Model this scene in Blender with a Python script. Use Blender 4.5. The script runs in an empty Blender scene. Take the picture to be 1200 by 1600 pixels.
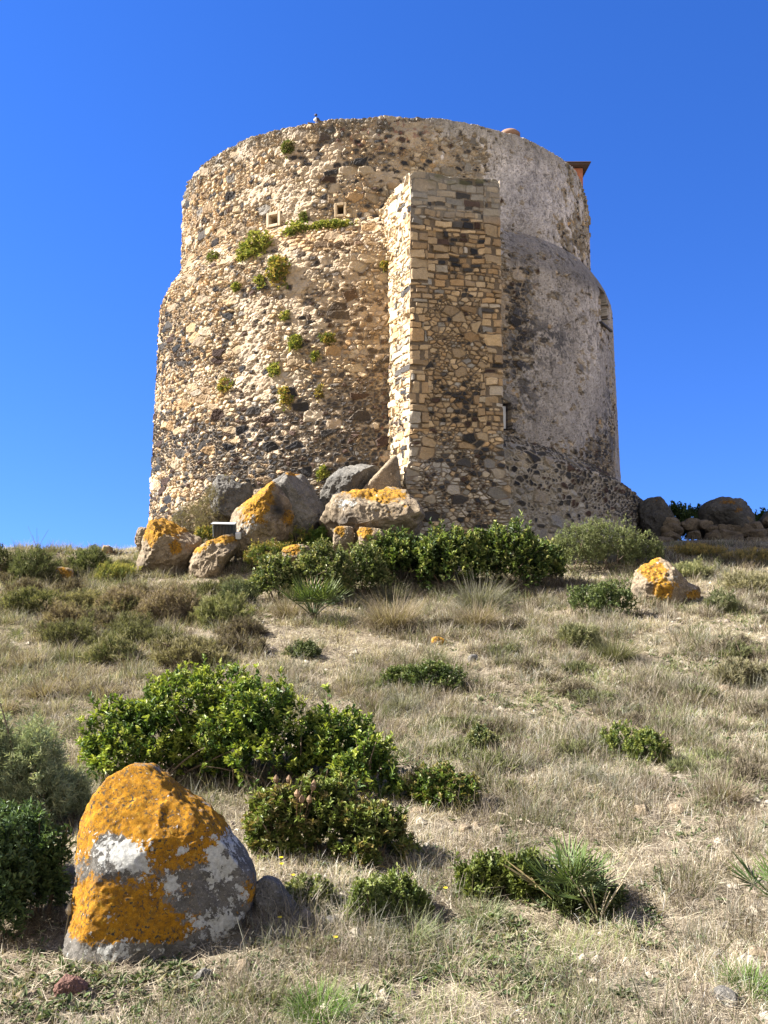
import bpy, math
import numpy as np
from mathutils import Vector, Matrix

# ------------------------------------------------------------------ camera, sky, sun, exposure
SC = bpy.context.scene
COL = SC.collection
PITCH = math.radians(3.0)
FPX = 1300.0
EYE = np.array([0.0, 0.0, 1.6])
cd = bpy.data.cameras.new("camera")
cam = bpy.data.objects.new("camera", cd)
COL.objects.link(cam)
cam.location = EYE
cam.rotation_euler = (math.pi / 2 + PITCH, 0, 0)
cd.sensor_fit = 'HORIZONTAL'
cd.sensor_width = 36.0
cd.lens = 36.0 * FPX / 1200.0
cd.clip_start = 0.05
cd.clip_end = 3000
SC.camera = cam

SUN_EL = math.radians(40)
SUN_BACK = math.radians(3)          # sun stands left and a little behind the tower front
sdir = Vector((-math.cos(SUN_BACK) * math.cos(SUN_EL), math.sin(SUN_BACK) * math.cos(SUN_EL), math.sin(SUN_EL)))
w = bpy.data.worlds.new("World")
SC.world = w
w.use_nodes = True
nt = w.node_tree
nt.nodes.clear()
sky = nt.nodes.new("ShaderNodeTexSky")
sky.sky_type = 'NISHITA'
sky.sun_disc = False
sky.sun_elevation = SUN_EL
sky.sun_rotation = math.atan2(sdir.x, sdir.y)
sky.altitude = 50
sky.air_density = 1.0
sky.dust_density = 0.0
sky.ozone_density = 3.0
hs = nt.nodes.new("ShaderNodeHueSaturation")
hs.inputs['Saturation'].default_value = 1.25
hs.inputs['Value'].default_value = 1.0
bg = nt.nodes.new("ShaderNodeBackground")
bg.inputs['Strength'].default_value = 0.066
wo = nt.nodes.new("ShaderNodeOutputWorld")
tcw = nt.nodes.new("ShaderNodeTexCoord")
lift = nt.nodes.new("ShaderNodeVectorMath"); lift.operation = 'ADD'; lift.inputs[1].default_value = (0, 0, 0.22)   # keep the horizon a clear blue
nrm = nt.nodes.new("ShaderNodeVectorMath"); nrm.operation = 'NORMALIZE'
nt.links.new(tcw.outputs['Generated'], lift.inputs[0]); nt.links.new(lift.outputs[0], nrm.inputs[0]); nt.links.new(nrm.outputs[0], sky.inputs['Vector'])
nt.links.new(sky.outputs[0], hs.inputs['Color'])
tint = nt.nodes.new("ShaderNodeMix"); tint.data_type = 'RGBA'; tint.blend_type = 'MULTIPLY'; tint.inputs[0].default_value = 1.0
tint.inputs[7].default_value = (0.57, 0.63, 1.0, 1)
nt.links.new(hs.outputs[0], tint.inputs[6])
# unseen white cloud added behind the camera as neutral fill for shaded faces
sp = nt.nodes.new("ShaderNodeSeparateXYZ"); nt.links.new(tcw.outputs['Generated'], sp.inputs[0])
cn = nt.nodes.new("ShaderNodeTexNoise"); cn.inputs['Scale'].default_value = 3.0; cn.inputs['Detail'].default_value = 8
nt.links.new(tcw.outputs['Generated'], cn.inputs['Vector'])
def wmath(op, a, b):
    q = nt.nodes.new("ShaderNodeMath"); q.operation = op
    for i, x in enumerate((a, b)):
        if isinstance(x, (int, float)): q.inputs[i].default_value = x
        else: nt.links.new(x, q.inputs[i])
    return q.outputs[0]
def wramp(x, a, b):
    q = nt.nodes.new("ShaderNodeMapRange"); q.interpolation_type = 'SMOOTHSTEP'
    q.inputs[1].default_value = a; q.inputs[2].default_value = b
    nt.links.new(x, q.inputs[0]); return q.outputs[0]
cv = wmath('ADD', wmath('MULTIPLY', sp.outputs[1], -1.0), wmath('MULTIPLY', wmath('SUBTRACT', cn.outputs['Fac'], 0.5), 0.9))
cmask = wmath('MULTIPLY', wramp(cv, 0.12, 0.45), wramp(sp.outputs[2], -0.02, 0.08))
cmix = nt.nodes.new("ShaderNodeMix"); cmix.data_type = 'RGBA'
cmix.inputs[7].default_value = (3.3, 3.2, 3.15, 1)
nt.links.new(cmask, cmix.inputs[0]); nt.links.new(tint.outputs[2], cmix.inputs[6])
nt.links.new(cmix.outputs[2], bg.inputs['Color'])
nt.links.new(bg.outputs[0], wo.inputs['Surface'])
ld = bpy.data.lights.new("sun", 'SUN')
ld.energy = 5.0
ld.angle = math.radians(0.5)
ld.color = (1.0, 0.955, 0.89)
so = bpy.data.objects.new("sun", ld)
COL.objects.link(so)
so.rotation_euler = (-sdir).to_track_quat('-Z', 'Y').to_euler()
so.location = (-30, 5, 30)
SC.view_settings.view_transform = 'Standard'
SC.view_settings.look = 'None'
SC.view_settings.exposure = 2.05
SC.view_settings.gamma = 1.0
SC.cycles.max_bounces = 6
SC.cycles.diffuse_bounces = 3
SC.cycles.transparent_max_bounces = 4

# ------------------------------------------------------------------ numpy noise
def h32(*a):
    s = np.uint32(2166136261)
    r = None
    for k, x in enumerate(a):
        xi = np.asarray(x).astype(np.int64).astype(np.uint32)
        r = xi * np.uint32(0x9E3779B1) + np.uint32(k * 7919 + 17) if r is None else (r ^ (xi + np.uint32(0x85EBCA6B) + (r << np.uint32(6)) + (r >> np.uint32(2))))
        r = r ^ (r >> np.uint32(15))
        r = r * np.uint32(0x2C1B3C6D)
        r = r ^ (r >> np.uint32(12))
        r = r * np.uint32(0x297A2D39)
        r = r ^ (r >> np.uint32(15))
    return r
def hf(*a):
    return h32(*a).astype(np.float64) / 4294967295.0
np.seterr(over='ignore')
def sm(a, b, x):
    t = np.clip((x - a) / (b - a), 0, 1)
    return t * t * (3 - 2 * t)
def vn2(x, y, s=0):
    ix, iy = np.floor(x), np.floor(y)
    fx, fy = x - ix, y - iy
    fx = fx * fx * (3 - 2 * fx); fy = fy * fy * (3 - 2 * fy)
    ix = ix.astype(np.int64); iy = iy.astype(np.int64)
    a = hf(ix, iy, s + 0 * ix); b = hf(ix + 1, iy, s + 0 * ix); c = hf(ix, iy + 1, s + 0 * ix); d = hf(ix + 1, iy + 1, s + 0 * ix)
    return (a + (b - a) * fx) * (1 - fy) + (c + (d - c) * fx) * fy
def fb2(x, y, s=0, o=4, g=0.5):
    x = np.asarray(x, float); y = np.asarray(y, float)
    t = 0; a = 1; n = 0
    for k in range(o):
        t = t + a * vn2(x * 2 ** k + 17.3 * k, y * 2 ** k - 9.1 * k, s + k * 31); n += a; a *= g
    return t / n
def vn3(x, y, z, s=0):
    ix, iy, iz = np.floor(x), np.floor(y), np.floor(z)
    f = [x - ix, y - iy, z - iz]
    f = [q * q * (3 - 2 * q) for q in f]
    ix = ix.astype(np.int64); iy = iy.astype(np.int64); iz = iz.astype(np.int64)
    r = 0
    for i in (0, 1):
        for j in (0, 1):
            for k in (0, 1):
                wgt = (f[0] if i else 1 - f[0]) * (f[1] if j else 1 - f[1]) * (f[2] if k else 1 - f[2])
                r = r + wgt * hf(ix + i, iy + j, iz + k, s + 0 * ix)
    return r
def fb3(p, sc, s=0, o=4, g=0.5):
    p = np.asarray(p, float) * sc
    t = 0; a = 1; n = 0
    for k in range(o):
        t = t + a * vn3(p[..., 0] * 2 ** k + 5.7 * k, p[..., 1] * 2 ** k + 3.1 * k, p[..., 2] * 2 ** k - 8.3 * k, s + k * 31); n += a; a *= g
    return t / n

# ------------------------------------------------------------------ photograph pixels <-> world points
CP, SP = math.cos(PITCH), math.sin(PITCH)
def ray(px, py):
    x = (px - 600.0) / FPX; z = (800.0 - py) / FPX
    return np.array([x, CP - z * SP, SP + z * CP])
def P(px, py, Y):
    d = ray(px, py)
    return EYE + d * (Y / d[1])
def proj(x, y, z):
    dz = z - EYE[2]
    f = y * CP + dz * SP
    u = -y * SP + dz * CP
    f = np.where(np.abs(f) < 1e-6, 1e-6, f)
    return 600 + FPX * x / f, 800 - FPX * u / f

# ------------------------------------------------------------------ ground height
AX, AY = 0.05, 25.0
_py = np.array([-400, -30, 0, 3, 5.2, 7.5, 9, 11, 13.5, 16, 17.8, 19.5, 22, 28, 40, 80, 200, 900.])
_pz = np.array([-14, -0.7, -0.18, -0.14, -0.07, 0.04, 0.19, 0.49, 0.80, 1.25, 1.72, 1.92, 1.98, 1.9, 1.2, -2.5, -9, -18.])
_dy = np.linspace(-400, 900, 13001)
_dz = np.interp(_dy, _py, _pz)
_k = np.hanning(11); _k /= _k.sum()
_dz[20:-20] = np.convolve(_dz, _k, 'same')[20:-20]
def ground(x, y):
    x = np.asarray(x, float); y = np.asarray(y, float)
    z = np.interp(y, _dy, _dz)
    z = z - 0.13 * np.clip(y - 17.6, 0, 40) * sm(-4.6, -6.6, x)
    z = z + 0.03 * np.clip(-x - 2, 0, 6) * sm(9, 13, y) * sm(17.4, 15.5, y)
    z = z + 0.50 * np.exp(-(((x + 0.6) / 2.6) ** 4 + ((y - 16.6) / 1.9) ** 4))
    near = sm(60, 20, np.hypot(x, y - 10))
    z = z + near * (0.16 * (fb2(x / 1.9, y / 1.9, 5, 3) - 0.5) + 0.10 * (fb2(x / 0.55, y / 0.55, 9, 3) - 0.5) * sm(2.0, 4.5, y)+ 0.025 * (fb2(x / 0.12, y / 0.12, 11, 2) - 0.5))
    return z
def at(px, py):
    d = ray(px, py)
    t = np.linspace(1.5, 40, 4000)
    p = EYE + d * t[:, None]
    g = ground(p[:, 0], p[:, 1])
    k = np.argmax(p[:, 2] < g)
    if p[k, 2] >= g[k]:
        k = np.argmin(p[:, 2] - g)
    q = p[k].copy(); q[2] = ground(q[0], q[1])
    return q

# ------------------------------------------------------------------ object helpers
def tag(o, label=None, cat=None, group=None, kind=None):
    if label: o["label"] = label
    if cat: o["category"] = cat
    if group: o["group"] = group
    if kind: o["kind"] = kind
    return o
def empty(name, loc, label=None, cat=None, group=None, rz=0.0):
    o = bpy.data.objects.new(name, None)
    COL.objects.link(o)
    o.location = loc
    o.rotation_euler = (0, 0, rz)
    o.empty_display_size = 0.2
    return tag(o, label, cat, group)
def mesh(name, V, F, mat, parent=None, col=None, smooth=False, loc=None, attr="Col"):
    """V (n,3) world (or local when parent/loc), F: (m,4) or (m,3) array, or list of such arrays"""
    V = np.ascontiguousarray(V, dtype=np.float32)
    Fs = F if isinstance(F, list) else [F]
    Fs = [np.asarray(f, dtype=np.int32) for f in Fs if len(f)]
    me = bpy.data.meshes.new(name)
    me.vertices.add(len(V))
    me.vertices.foreach_set("co", V.ravel())
    nl = sum(f.size for f in Fs); nf = sum(len(f) for f in Fs)
    me.loops.add(nl)
    me.loops.foreach_set("vertex_index", np.concatenate([f.ravel() for f in Fs]))
    me.polygons.add(nf)
    tot = np.concatenate([np.full(len(f), f.shape[1], np.int32) for f in Fs])
    st = np.concatenate([[0], np.cumsum(tot)[:-1]]).astype(np.int32)
    me.polygons.foreach_set("loop_start", st)
    me.polygons.foreach_set("loop_total", tot)
    me.polygons.foreach_set("use_smooth", np.full(nf, smooth, bool))
    me.update(calc_edges=True)
    if col is not None:
        c = np.ones((len(V), 4), np.float32)
        c[:, :col.shape[1]] = col
        a = me.color_attributes.new(attr, 'FLOAT_COLOR', 'POINT')
        a.data.foreach_set("color", c.ravel())
    me.validate()
    me.materials.append(mat)
    o = bpy.data.objects.new(name, me)
    COL.objects.link(o)
    if parent is not None:
        o.parent = parent
    if loc is not None:
        o.location = loc
    return o
def gridfaces(nu, nv, wrap=False):
    """vertex index = j*nu + i"""
    i = np.arange(nu if wrap else nu - 1); j = np.arange(nv - 1)
    I, J = np.meshgrid(i, j)
    I2 = (I + 1) % nu
    return np.stack([J * nu + I, J * nu + I2, (J + 1) * nu + I2, (J + 1) * nu + I], -1).reshape(-1, 4)
class MB:
    def __init__(s): s.v = []; s.f4 = []; s.f3 = []; s.c = []; s.n = 0
    def add(s, V, F, c=None):
        V = np.asarray(V, float); F = np.asarray(F, int)
        (s.f4 if F.shape[1] == 4 else s.f3).append(F + s.n)
        s.v.append(V); s.n += len(V)
        s.c.append(np.broadcast_to(np.asarray(c if c is not None else (1, 1, 1), float), (len(V), 3)))
        return s
    def box(s, c, size, R=None, col=None, bev=0.0):
        h = np.asarray(size, float) / 2
        if bev <= 0:
            V = np.array([[x, y, z] for z in (-1, 1) for y in (-1, 1) for x in (-1, 1)], float) * h
            F = np.array([[0, 2, 3, 1], [4, 5, 7, 6], [0, 1, 5, 4], [2, 6, 7, 3], [0, 4, 6, 2], [1, 3, 7, 5]])
        else:
            V = []; 
            prof = [(-h[2], bev), (-h[2] + bev, 0), (h[2] - bev, 0), (h[2], bev)]
            for z, ins in prof:
                a, b = h[0] - ins, h[1] - ins; k = bev
                V += [[-a + k, -b, z], [a - k, -b, z], [a, -b + k, z], [a, b - k, z], [a - k, b, z], [-a + k, b, z], [-a, b - k, z], [-a, -b + k, z]]
            V = np.array(V); F = gridfaces(8, 4, True)
            V = np.vstack([V, [[0, 0, -h[2]], [0, 0, h[2]]]])
            f3 = [[32, (i + 1) % 8, i] for i in range(8)] + [[33, 24 + i, 24 + (i + 1) % 8] for i in range(8)]
            Rm = np.asarray(R) if R is not None else np.eye(3)
            W = V @ Rm.T + np.asarray(c)
            n0 = s.n
            s.add(W, F, col); s.f3.append(np.array(f3) + n0)
            return s
        Rm = np.asarray(R) if R is not None else np.eye(3)
        return s.add(V @ Rm.T + np.asarray(c), F, col)
    def tube(s, pts, rad, n=6, col=None):
        pts = np.asarray(pts, float); m = len(pts)
        rad = np.broadcast_to(np.asarray(rad, float), (m,))
        t = np.gradient(pts, axis=0); t /= np.linalg.norm(t, axis=1)[:, None] + 1e-9
        up = np.array([0.31, 0.2, 0.93]); a = np.cross(t, up); a /= np.linalg.norm(a, axis=1)[:, None] + 1e-9
        b = np.cross(t, a)
        ph = np.arange(n) * 2 * math.pi / n
        V = pts[:, None] + rad[:, None, None] * (a[:, None] * np.cos(ph)[None, :, None] + b[:, None] * np.sin(ph)[None, :, None])
        return s.add(V.reshape(-1, 3), gridfaces(n, m, True), col)
    def lathe(s, prof, n=24, c=(0, 0, 0), col=None):
        prof = np.asarray(prof, float); ph = np.arange(n) * 2 * math.pi / n
        V = np.stack([prof[:, :1] * np.cos(ph), prof[:, :1] * np.sin(ph), np.repeat(prof[:, 1:2], n, 1)], -1).reshape(-1, 3) + np.asarray(c)
        return s.add(V, gridfaces(n, len(prof), True), col)
    def build(s, name, mat, parent=None, smooth=False, loc=None, attr="Col"):
        return mesh(name, np.vstack(s.v), [np.vstack(s.f4) if s.f4 else [], np.vstack(s.f3) if s.f3 else []], mat, parent, np.vstack(s.c), smooth, loc, attr)

# ------------------------------------------------------------------ materials
def newmat(name):
    m = bpy.data.materials.new(name); m.use_nodes = True
    n = m.node_tree.nodes; n.clear()
    return m, n, m.node_tree.links
def nd(n, t, **kw):
    q = n.new(t)
    for k, v in kw.items():
        if k in q.inputs: q.inputs[k].default_value = v
        else: setattr(q, k, v)
    return q
def math_(n, l, op, a, b=None, clamp=False):
    q = n.new("ShaderNodeMath"); q.operation = op; q.use_clamp = clamp
    for i, x in enumerate((a, b)):
        if x is None: continue
        if isinstance(x, (int, float)): q.inputs[i].default_value = x
        else: l.new(x, q.inputs[i])
    return q.outputs[0]
def mixc(n, l, f, a, b, mode='MIX'):
    q = n.new("ShaderNodeMix"); q.data_type = 'RGBA'; q.blend_type = mode
    for sck, x in ((q.inputs[0], f), (q.inputs[6], a), (q.inputs[7], b)):
        if isinstance(x, (int, float)): sck.default_value = x
        elif isinstance(x, tuple): sck.default_value = (*x, 1)
        else: l.new(x, sck)
    return q.outputs[2]
def noise(n, l, vec, scale, detail=6, rough=0.55, dist=0.0):
    q = n.new("ShaderNodeTexNoise"); q.inputs['Scale'].default_value = scale; q.inputs['Detail'].default_value = detail
    q.inputs['Roughness'].default_value = rough; q.inputs['Distortion'].default_value = dist
    l.new(vec, q.inputs['Vector'])
    return q.outputs['Fac']
def ramp(n, l, x, a, b):
    q = n.new("ShaderNodeMapRange"); q.interpolation_type = 'SMOOTHSTEP'
    q.inputs[1].default_value = a; q.inputs[2].default_value = b
    l.new(x, q.inputs[0])
    return q.outputs[0]
def attrn(n, name):
    q = n.new("ShaderNodeAttribute"); q.attribute_name = name
    return q
def princ(n, l, col, rough=0.9, spec=0.3, bump=None, bs=0.5, bd=0.01):
    b = n.new("ShaderNodeBsdfPrincipled"); o = n.new("ShaderNodeOutputMaterial")
    if isinstance(col, tuple): b.inputs['Base Color'].default_value = (*col, 1)
    else: l.new(col, b.inputs['Base Color'])
    b.inputs['Roughness'].default_value = rough
    b.inputs['Specular IOR Level'].default_value = spec
    if bump is not None:
        q = n.new("ShaderNodeBump"); q.inputs['Strength'].default_value = bs; q.inputs['Distance'].default_value = bd
        l.new(bump, q.inputs['Height']); l.new(q.outputs[0], b.inputs['Normal'])
    l.new(b.outputs[0], o.inputs[0])
    return b
def mat_masonry():
    m, n, l = newmat("masonry")
    tc = n.new("ShaderNodeTexCoord").outputs['Object']
    a = attrn(n, "Col").outputs['Color']
    n1 = noise(n, l, tc, 14, 8, 0.65); n2 = noise(n, l, tc, 55, 5, 0.7)
    f = math_(n, l, 'ADD', math_(n, l, 'MULTIPLY', n1, 0.9), math_(n, l, 'MULTIPLY', n2, 0.7))
    f = math_(n, l, 'ADD', f, 0.22)
    c = mixc(n, l, 1.0, a, f, 'MULTIPLY')
    princ(n, l, c, 0.93, 0.15, f, 0.7, 0.02)
    return m
def mat_col(name, rough=0.8, spec=0.2, var=0.0, scale=20, bs=0.0):
    m, n, l = newmat(name)
    a = attrn(n, "Col").outputs['Color']
    tc = n.new("ShaderNodeTexCoord").outputs['Object']
    n1 = noise(n, l, tc, scale, 6, 0.65)
    c = mixc(n, l, 1.0, a, math_(n, l, 'ADD', math_(n, l, 'MULTIPLY', n1, 2 * var), 1 - var), 'MULTIPLY') if var else a
    princ(n, l, c, rough, spec, n1 if bs else None, bs, 0.01)
    return m
def mat_leaf(name, rough=0.45, spec=0.35, trans=0.25):
    m, n, l = newmat(name)
    a = attrn(n, "Col").outputs['Color']
    b = n.new("ShaderNodeBsdfPrincipled"); o = n.new("ShaderNodeOutputMaterial")
    l.new(a, b.inputs['Base Color']); b.inputs['Roughness'].default_value = rough; b.inputs['Specular IOR Level'].default_value = spec
    t = n.new("ShaderNodeBsdfTranslucent")
    g = mixc(n, l, 1.0, a, (1.15, 1.2, 0.6), 'MULTIPLY')
    l.new(g, t.inputs['Color'])
    x = n.new("ShaderNodeMixShader"); x.inputs[0].default_value = trans
    l.new(b.outputs[0], x.inputs[1]); l.new(t.outputs[0], x.inputs[2]); l.new(x.outputs[0], o.inputs[0])
    return m
def mat_rock(name, c1, c2, orange=(0.40, 0.185, 0.014), seed=0.0, white=(0.56, 0.55, 0.50), sc=1.0):
    """Mask.r = orange lichen, .g = pale lichen, .b = darkened rock, on the right skyline painted tower shadow"""
    m, n, l = newmat(name)
    tco = n.new("ShaderNodeTexCoord").outputs['Object']
    mp = n.new("ShaderNodeMapping"); mp.inputs['Location'].default_value = (seed, seed * 1.7, -seed)
    mp.inputs['Scale'].default_value = (sc, sc, sc)
    l.new(tco, mp.inputs['Vector']); tc = mp.outputs[0]
    s = n.new("ShaderNodeSeparateColor"); l.new(attrn(n, "Mask").outputs['Color'], s.inputs[0])
    n1 = noise(n, l, tc, 5, 9, 0.65); n2 = noise(n, l, tc, 28, 7, 0.7); n3 = noise(n, l, tc, 110, 4, 0.7)
    base = mixc(n, l, ramp(n, l, n1, 0.3, 0.7), c1, c2)
    base = mixc(n, l, math_(n, l, 'MULTIPLY', ramp(n, l, n2, 0.5, 0.72), 0.7), base, tuple(0.45 * x for x in c1))
    base = mixc(n, l, 0.9, base, math_(n, l, 'MULTIPLY', math_(n, l, 'ADD', n3, 0.0), 2.0), 'MULTIPLY')
    fl = ramp(n, l, noise(n, l, tc, 46, 3, 0.5), 0.60, 0.66)
    base = mixc(n, l, math_(n, l, 'MULTIPLY', fl, 0.6), base, tuple(min(1, 1.7 * x) for x in c2))
    # pale crust lichen: crisp rosettes
    vo = n.new("ShaderNodeTexVoronoi"); vo.inputs['Scale'].default_value = 21; vo.feature = 'F1'
    wv = n.new("ShaderNodeMix"); wv.data_type = 'VECTOR'; wv.inputs[0].default_value = 0.10
    nc = n.new("ShaderNodeTexNoise"); nc.inputs['Scale'].default_value = 25; nc.inputs['Detail'].default_value = 5
    l.new(tc, nc.inputs['Vector']); l.new(tc, wv.inputs[4]); l.new(nc.outputs['Color'], wv.inputs[5])
    l.new(wv.outputs[1], vo.inputs['Vector'])
    wn = noise(n, l, tc, 13, 10, 0.72)
    wv_ = math_(n, l, 'ADD', s.outputs[1], math_(n, l, 'MULTIPLY', math_(n, l, 'SUBTRACT', wn, 0.5), 2.7))
    wv_ = math_(n, l, 'SUBTRACT', wv_, math_(n, l, 'MULTIPLY', vo.outputs['Distance'], 0.35))
    wm = ramp(n, l, wv_, 0.44, 0.50)
    wc = mixc(n, l, ramp(n, l, n2, 0.35, 0.7), tuple(0.62 * x for x in white), white)
    on = noise(n, l, tc, 6, 12, 0.78)
    ov = math_(n, l, 'ADD', s.outputs[0], math_(n, l, 'MULTIPLY', math_(n, l, 'SUBTRACT', on, 0.5), 2.3))
    om = ramp(n, l, ov, 0.40, 0.54)
    oc = mixc(n, l, ramp(n, l, noise(n, l, tc, 13, 8, 0.7), 0.36, 0.64), orange, (orange[0] * 0.5, orange[1] * 0.5, orange[2]))
    oc = mixc(n, l, math_(n, l, 'MULTIPLY', ramp(n, l, noise(n, l, tc, 21, 6, 0.7), 0.52, 0.66), 0.6), oc, (orange[0] * 1.15, orange[1] * 1.5, 0.04))
    oc = mixc(n, l, 0.9, oc, math_(n, l, 'MULTIPLY', math_(n, l, 'ADD', n3, 0.0), 1.9), 'MULTIPLY')
    oc = mixc(n, l, math_(n, l, 'MULTIPLY', ramp(n, l, noise(n, l, tc, 9, 7, 0.7), 0.55, 0.7), 0.55), oc, (0.20, 0.12, 0.03))
    sp = ramp(n, l, noise(n, l, tc, 30, 4, 0.6), 0.54, 0.62)
    sp2 = ramp(n, l, noise(n, l, tc, 6, 3, 0.5), 0.36, 0.56)
    oc = mixc(n, l, math_(n, l, 'MULTIPLY', sp, sp2), oc, (0.055, 0.05, 0.04))
    c = mixc(n, l, om, base, oc)
    c = mixc(n, l, wm, c, wc)
    c = mixc(n, l, s.outputs[2], c, (0.035, 0.034, 0.034))
    hgt = math_(n, l, 'ADD', math_(n, l, 'MULTIPLY', n2, 0.8), math_(n, l, 'MULTIPLY', n3, 0.45))
    hgt = math_(n, l, 'ADD', hgt, math_(n, l, 'MULTIPLY', math_(n, l, 'MAXIMUM', om, wm), 0.08))
    princ(n, l, c, 0.95, 0.1, hgt, 1.0, 0.022 / sc)
    return m
M = {}
M['stone'] = mat_masonry()
M['leaf'] = mat_leaf("glossy leaf", 0.5, 0.3, 0.25)
M['dull'] = mat_leaf("dull leaf", 0.8, 0.15, 0.25)
M['straw'] = mat_leaf("dry straw", 0.85, 0.1, 0.3)
M['twig'] = mat_col("twig bark", 0.9, 0.1, 0.3, 40)
M['plain'] = mat_col("painted surface", 0.6, 0.3, 0.15, 12, 0.2)
M['plaster'] = mat_col("lime plaster", 0.95, 0.1, 0.35, 9, 0.5)
M['basalt'] = mat_rock("basalt", (0.10, 0.095, 0.085), (0.20, 0.185, 0.16), seed=1.3)
M['pale_rock'] = mat_rock("sandstone rock", (0.15, 0.115, 0.078), (0.31, 0.245, 0.165), seed=4.1, orange=(0.42, 0.215, 0.025))
M['hero'] = mat_rock("lichened boulder", (0.085, 0.08, 0.07), (0.17, 0.155, 0.135), seed=7.7, sc=2.2)
M['red_rock'] = mat_rock("reddish stone", (0.12, 0.065, 0.05), (0.21, 0.12, 0.095), seed=2.2)
# ------------------------------------------------------------------ masonry patterns
def rubble(u, v, cw, ch, seed, jit=0.85):
    x = u / cw; y = v / ch
    iy0 = np.floor(y).astype(np.int64); ix0 = np.floor(x).astype(np.int64)
    best = np.full(x.shape, 1e9); bx = np.zeros_like(x); by = np.zeros_like(x)
    bi = np.zeros(x.shape, np.int64); bj = np.zeros(x.shape, np.int64)
    def seedpt(cx, cy):
        return (cx + 0.5 + (hf(cx, cy, seed + 0 * cx) - 0.5) * jit + 0.5 * (cy & 1), cy + 0.5 + (hf(cx, cy, seed + 1 + 0 * cx) - 0.5) * jit * 0.72)
    cells = [(di, dj) for dj in (-1, 0, 1) for di in (-2, -1, 0, 1)]
    for di, dj in cells:
        cx, cy = ix0 + di, iy0 + dj
        sx, sy = seedpt(cx, cy)
        d = (sx - x) ** 2 + (sy - y) ** 2
        k = d < best
        best = np.where(k, d, best); bx = np.where(k, sx, bx); by = np.where(k, sy, by); bi = np.where(k, cx, bi); bj = np.where(k, cy, bj)
    bd = np.full(x.shape, 1e9)
    for di, dj in cells + [(2, 0), (-3, 0)]:
        cx, cy = ix0 + di, iy0 + dj
        sx, sy = seedpt(cx, cy)
        ex, ey = sx - bx, sy - by
        L = np.hypot(ex, ey)
        q = (((sx + bx) / 2 - x) * ex + ((sy + by) / 2 - y) * ey) / np.maximum(L, 1e-6)
        bd = np.where(L > 1e-4, np.minimum(bd, q), bd)
    hs_ = [hf(bi, bj, seed + 10 + k + 0 * bi) for k in range(4)]
    return dict(d=bd * min(cw, ch), r=hs_, su=bx * cw, sv=by * ch)
def bricks(u, v, rh, bw, seed):
    """uneven courses of squared stones"""
    y = v / rh
    j = np.floor(y).astype(np.int64)
    def rowy(j): return j + (hf(j, 3 + 0 * j, seed + 0 * j) - 0.5) * 0.55
    y0 = rowy(j)
    j = np.where(y < y0, j - 1, j); y0 = rowy(j); y1 = rowy(j + 1)
    wid = bw * (0.7 + 0.7 * hf(j, 0 * j + 7, seed + 0 * j))
    x = u / wid + hf(j, 0 * j + 9, seed + 0 * j) * 10
    i = np.floor(x).astype(np.int64)
    def colx(i): return i + (hf(i, j, seed + 21 + 0 * i) - 0.5) * 0.75
    x0 = colx(i); i = np.where(x < x0, i - 1, i); x0 = colx(i); x1 = colx(i + 1)
    dx = np.minimum(x - x0, x1 - x) * wid; dy = np.minimum(y - y0, y1 - y) * rh
    r = 0.035
    ax = np.clip(r - dx, 0, None); ay = np.clip(r - dy, 0, None)
    d = np.where((ax > 0) & (ay > 0), r - np.hypot(ax, ay), np.minimum(dx, dy))
    hs_ = [hf(i, j, seed + 40 + k + 0 * i) for k in range(4)]
    return dict(d=d, r=hs_, su=(x0 + x1) / 2 * wid - hf(j, 0 * j + 9, seed + 0 * j) * 10 * wid, sv=(y0 + y1) / 2 * rh)
SAND = np.array([(.46, .34, .20), (.52, .42, .28), (.41, .315, .205), (.37, .30, .22), (.56, .48, .355), (.36, .26, .16), (.47, .385, .275), (.44, .30, .165)])
SAND = SAND * np.array((1.0, 0.965, 0.90))
GREYS = np.array([(.27, .245, .205), (.33, .30, .25), (.22, .20, .17), (.36, .30, .22), (.30, .255, .19), (.40, .35, .28)])
DARK = np.array([(.040, .038, .038), (.058, .053, .049), (.034, .035, .039), (.075, .068, .061), (.045, .043, .042), (.065, .042, .034)])
def merge(parts, pick):
    o = {}
    o['d'] = np.where(pick, parts[0]['d'], parts[1]['d'])
    o['r'] = [np.where(pick, a, b) for a, b in zip(parts[0]['r'], parts[1]['r'])]
    o['su'] = np.where(pick, parts[0]['su'], parts[1]['su']); o['sv'] = np.where(pick, parts[0]['sv'], parts[1]['sv'])
    return o
def mixed(u, v, cw, ch, seed, big):
    wu = u + 0.09 * (fb2(u / 0.22, v / 0.22, seed + 3, 3) - 0.5); wv = v + 0.08 * (fb2(u / 0.22, v / 0.2, seed + 4, 3) - 0.5)
    A = rubble(wu, wv, cw * 2.0, ch * 2.0, seed + 50); B = rubble(wu, wv, cw, ch, seed)
    C = rubble(wu, wv, cw * 0.6, ch * 0.62, seed + 90)
    pa = A['r'][3] < big
    pb = rubble(wu, wv, cw * 2.6, ch * 2.2, seed + 130)
    B = merge((C, B), pb['r'][0] < 0.33)
    o = merge((A, B), pa)
    o['d'] = np.where(pa, A['d'], np.minimum(B['d'], A['d'] + 0.008))
    return o
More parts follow.
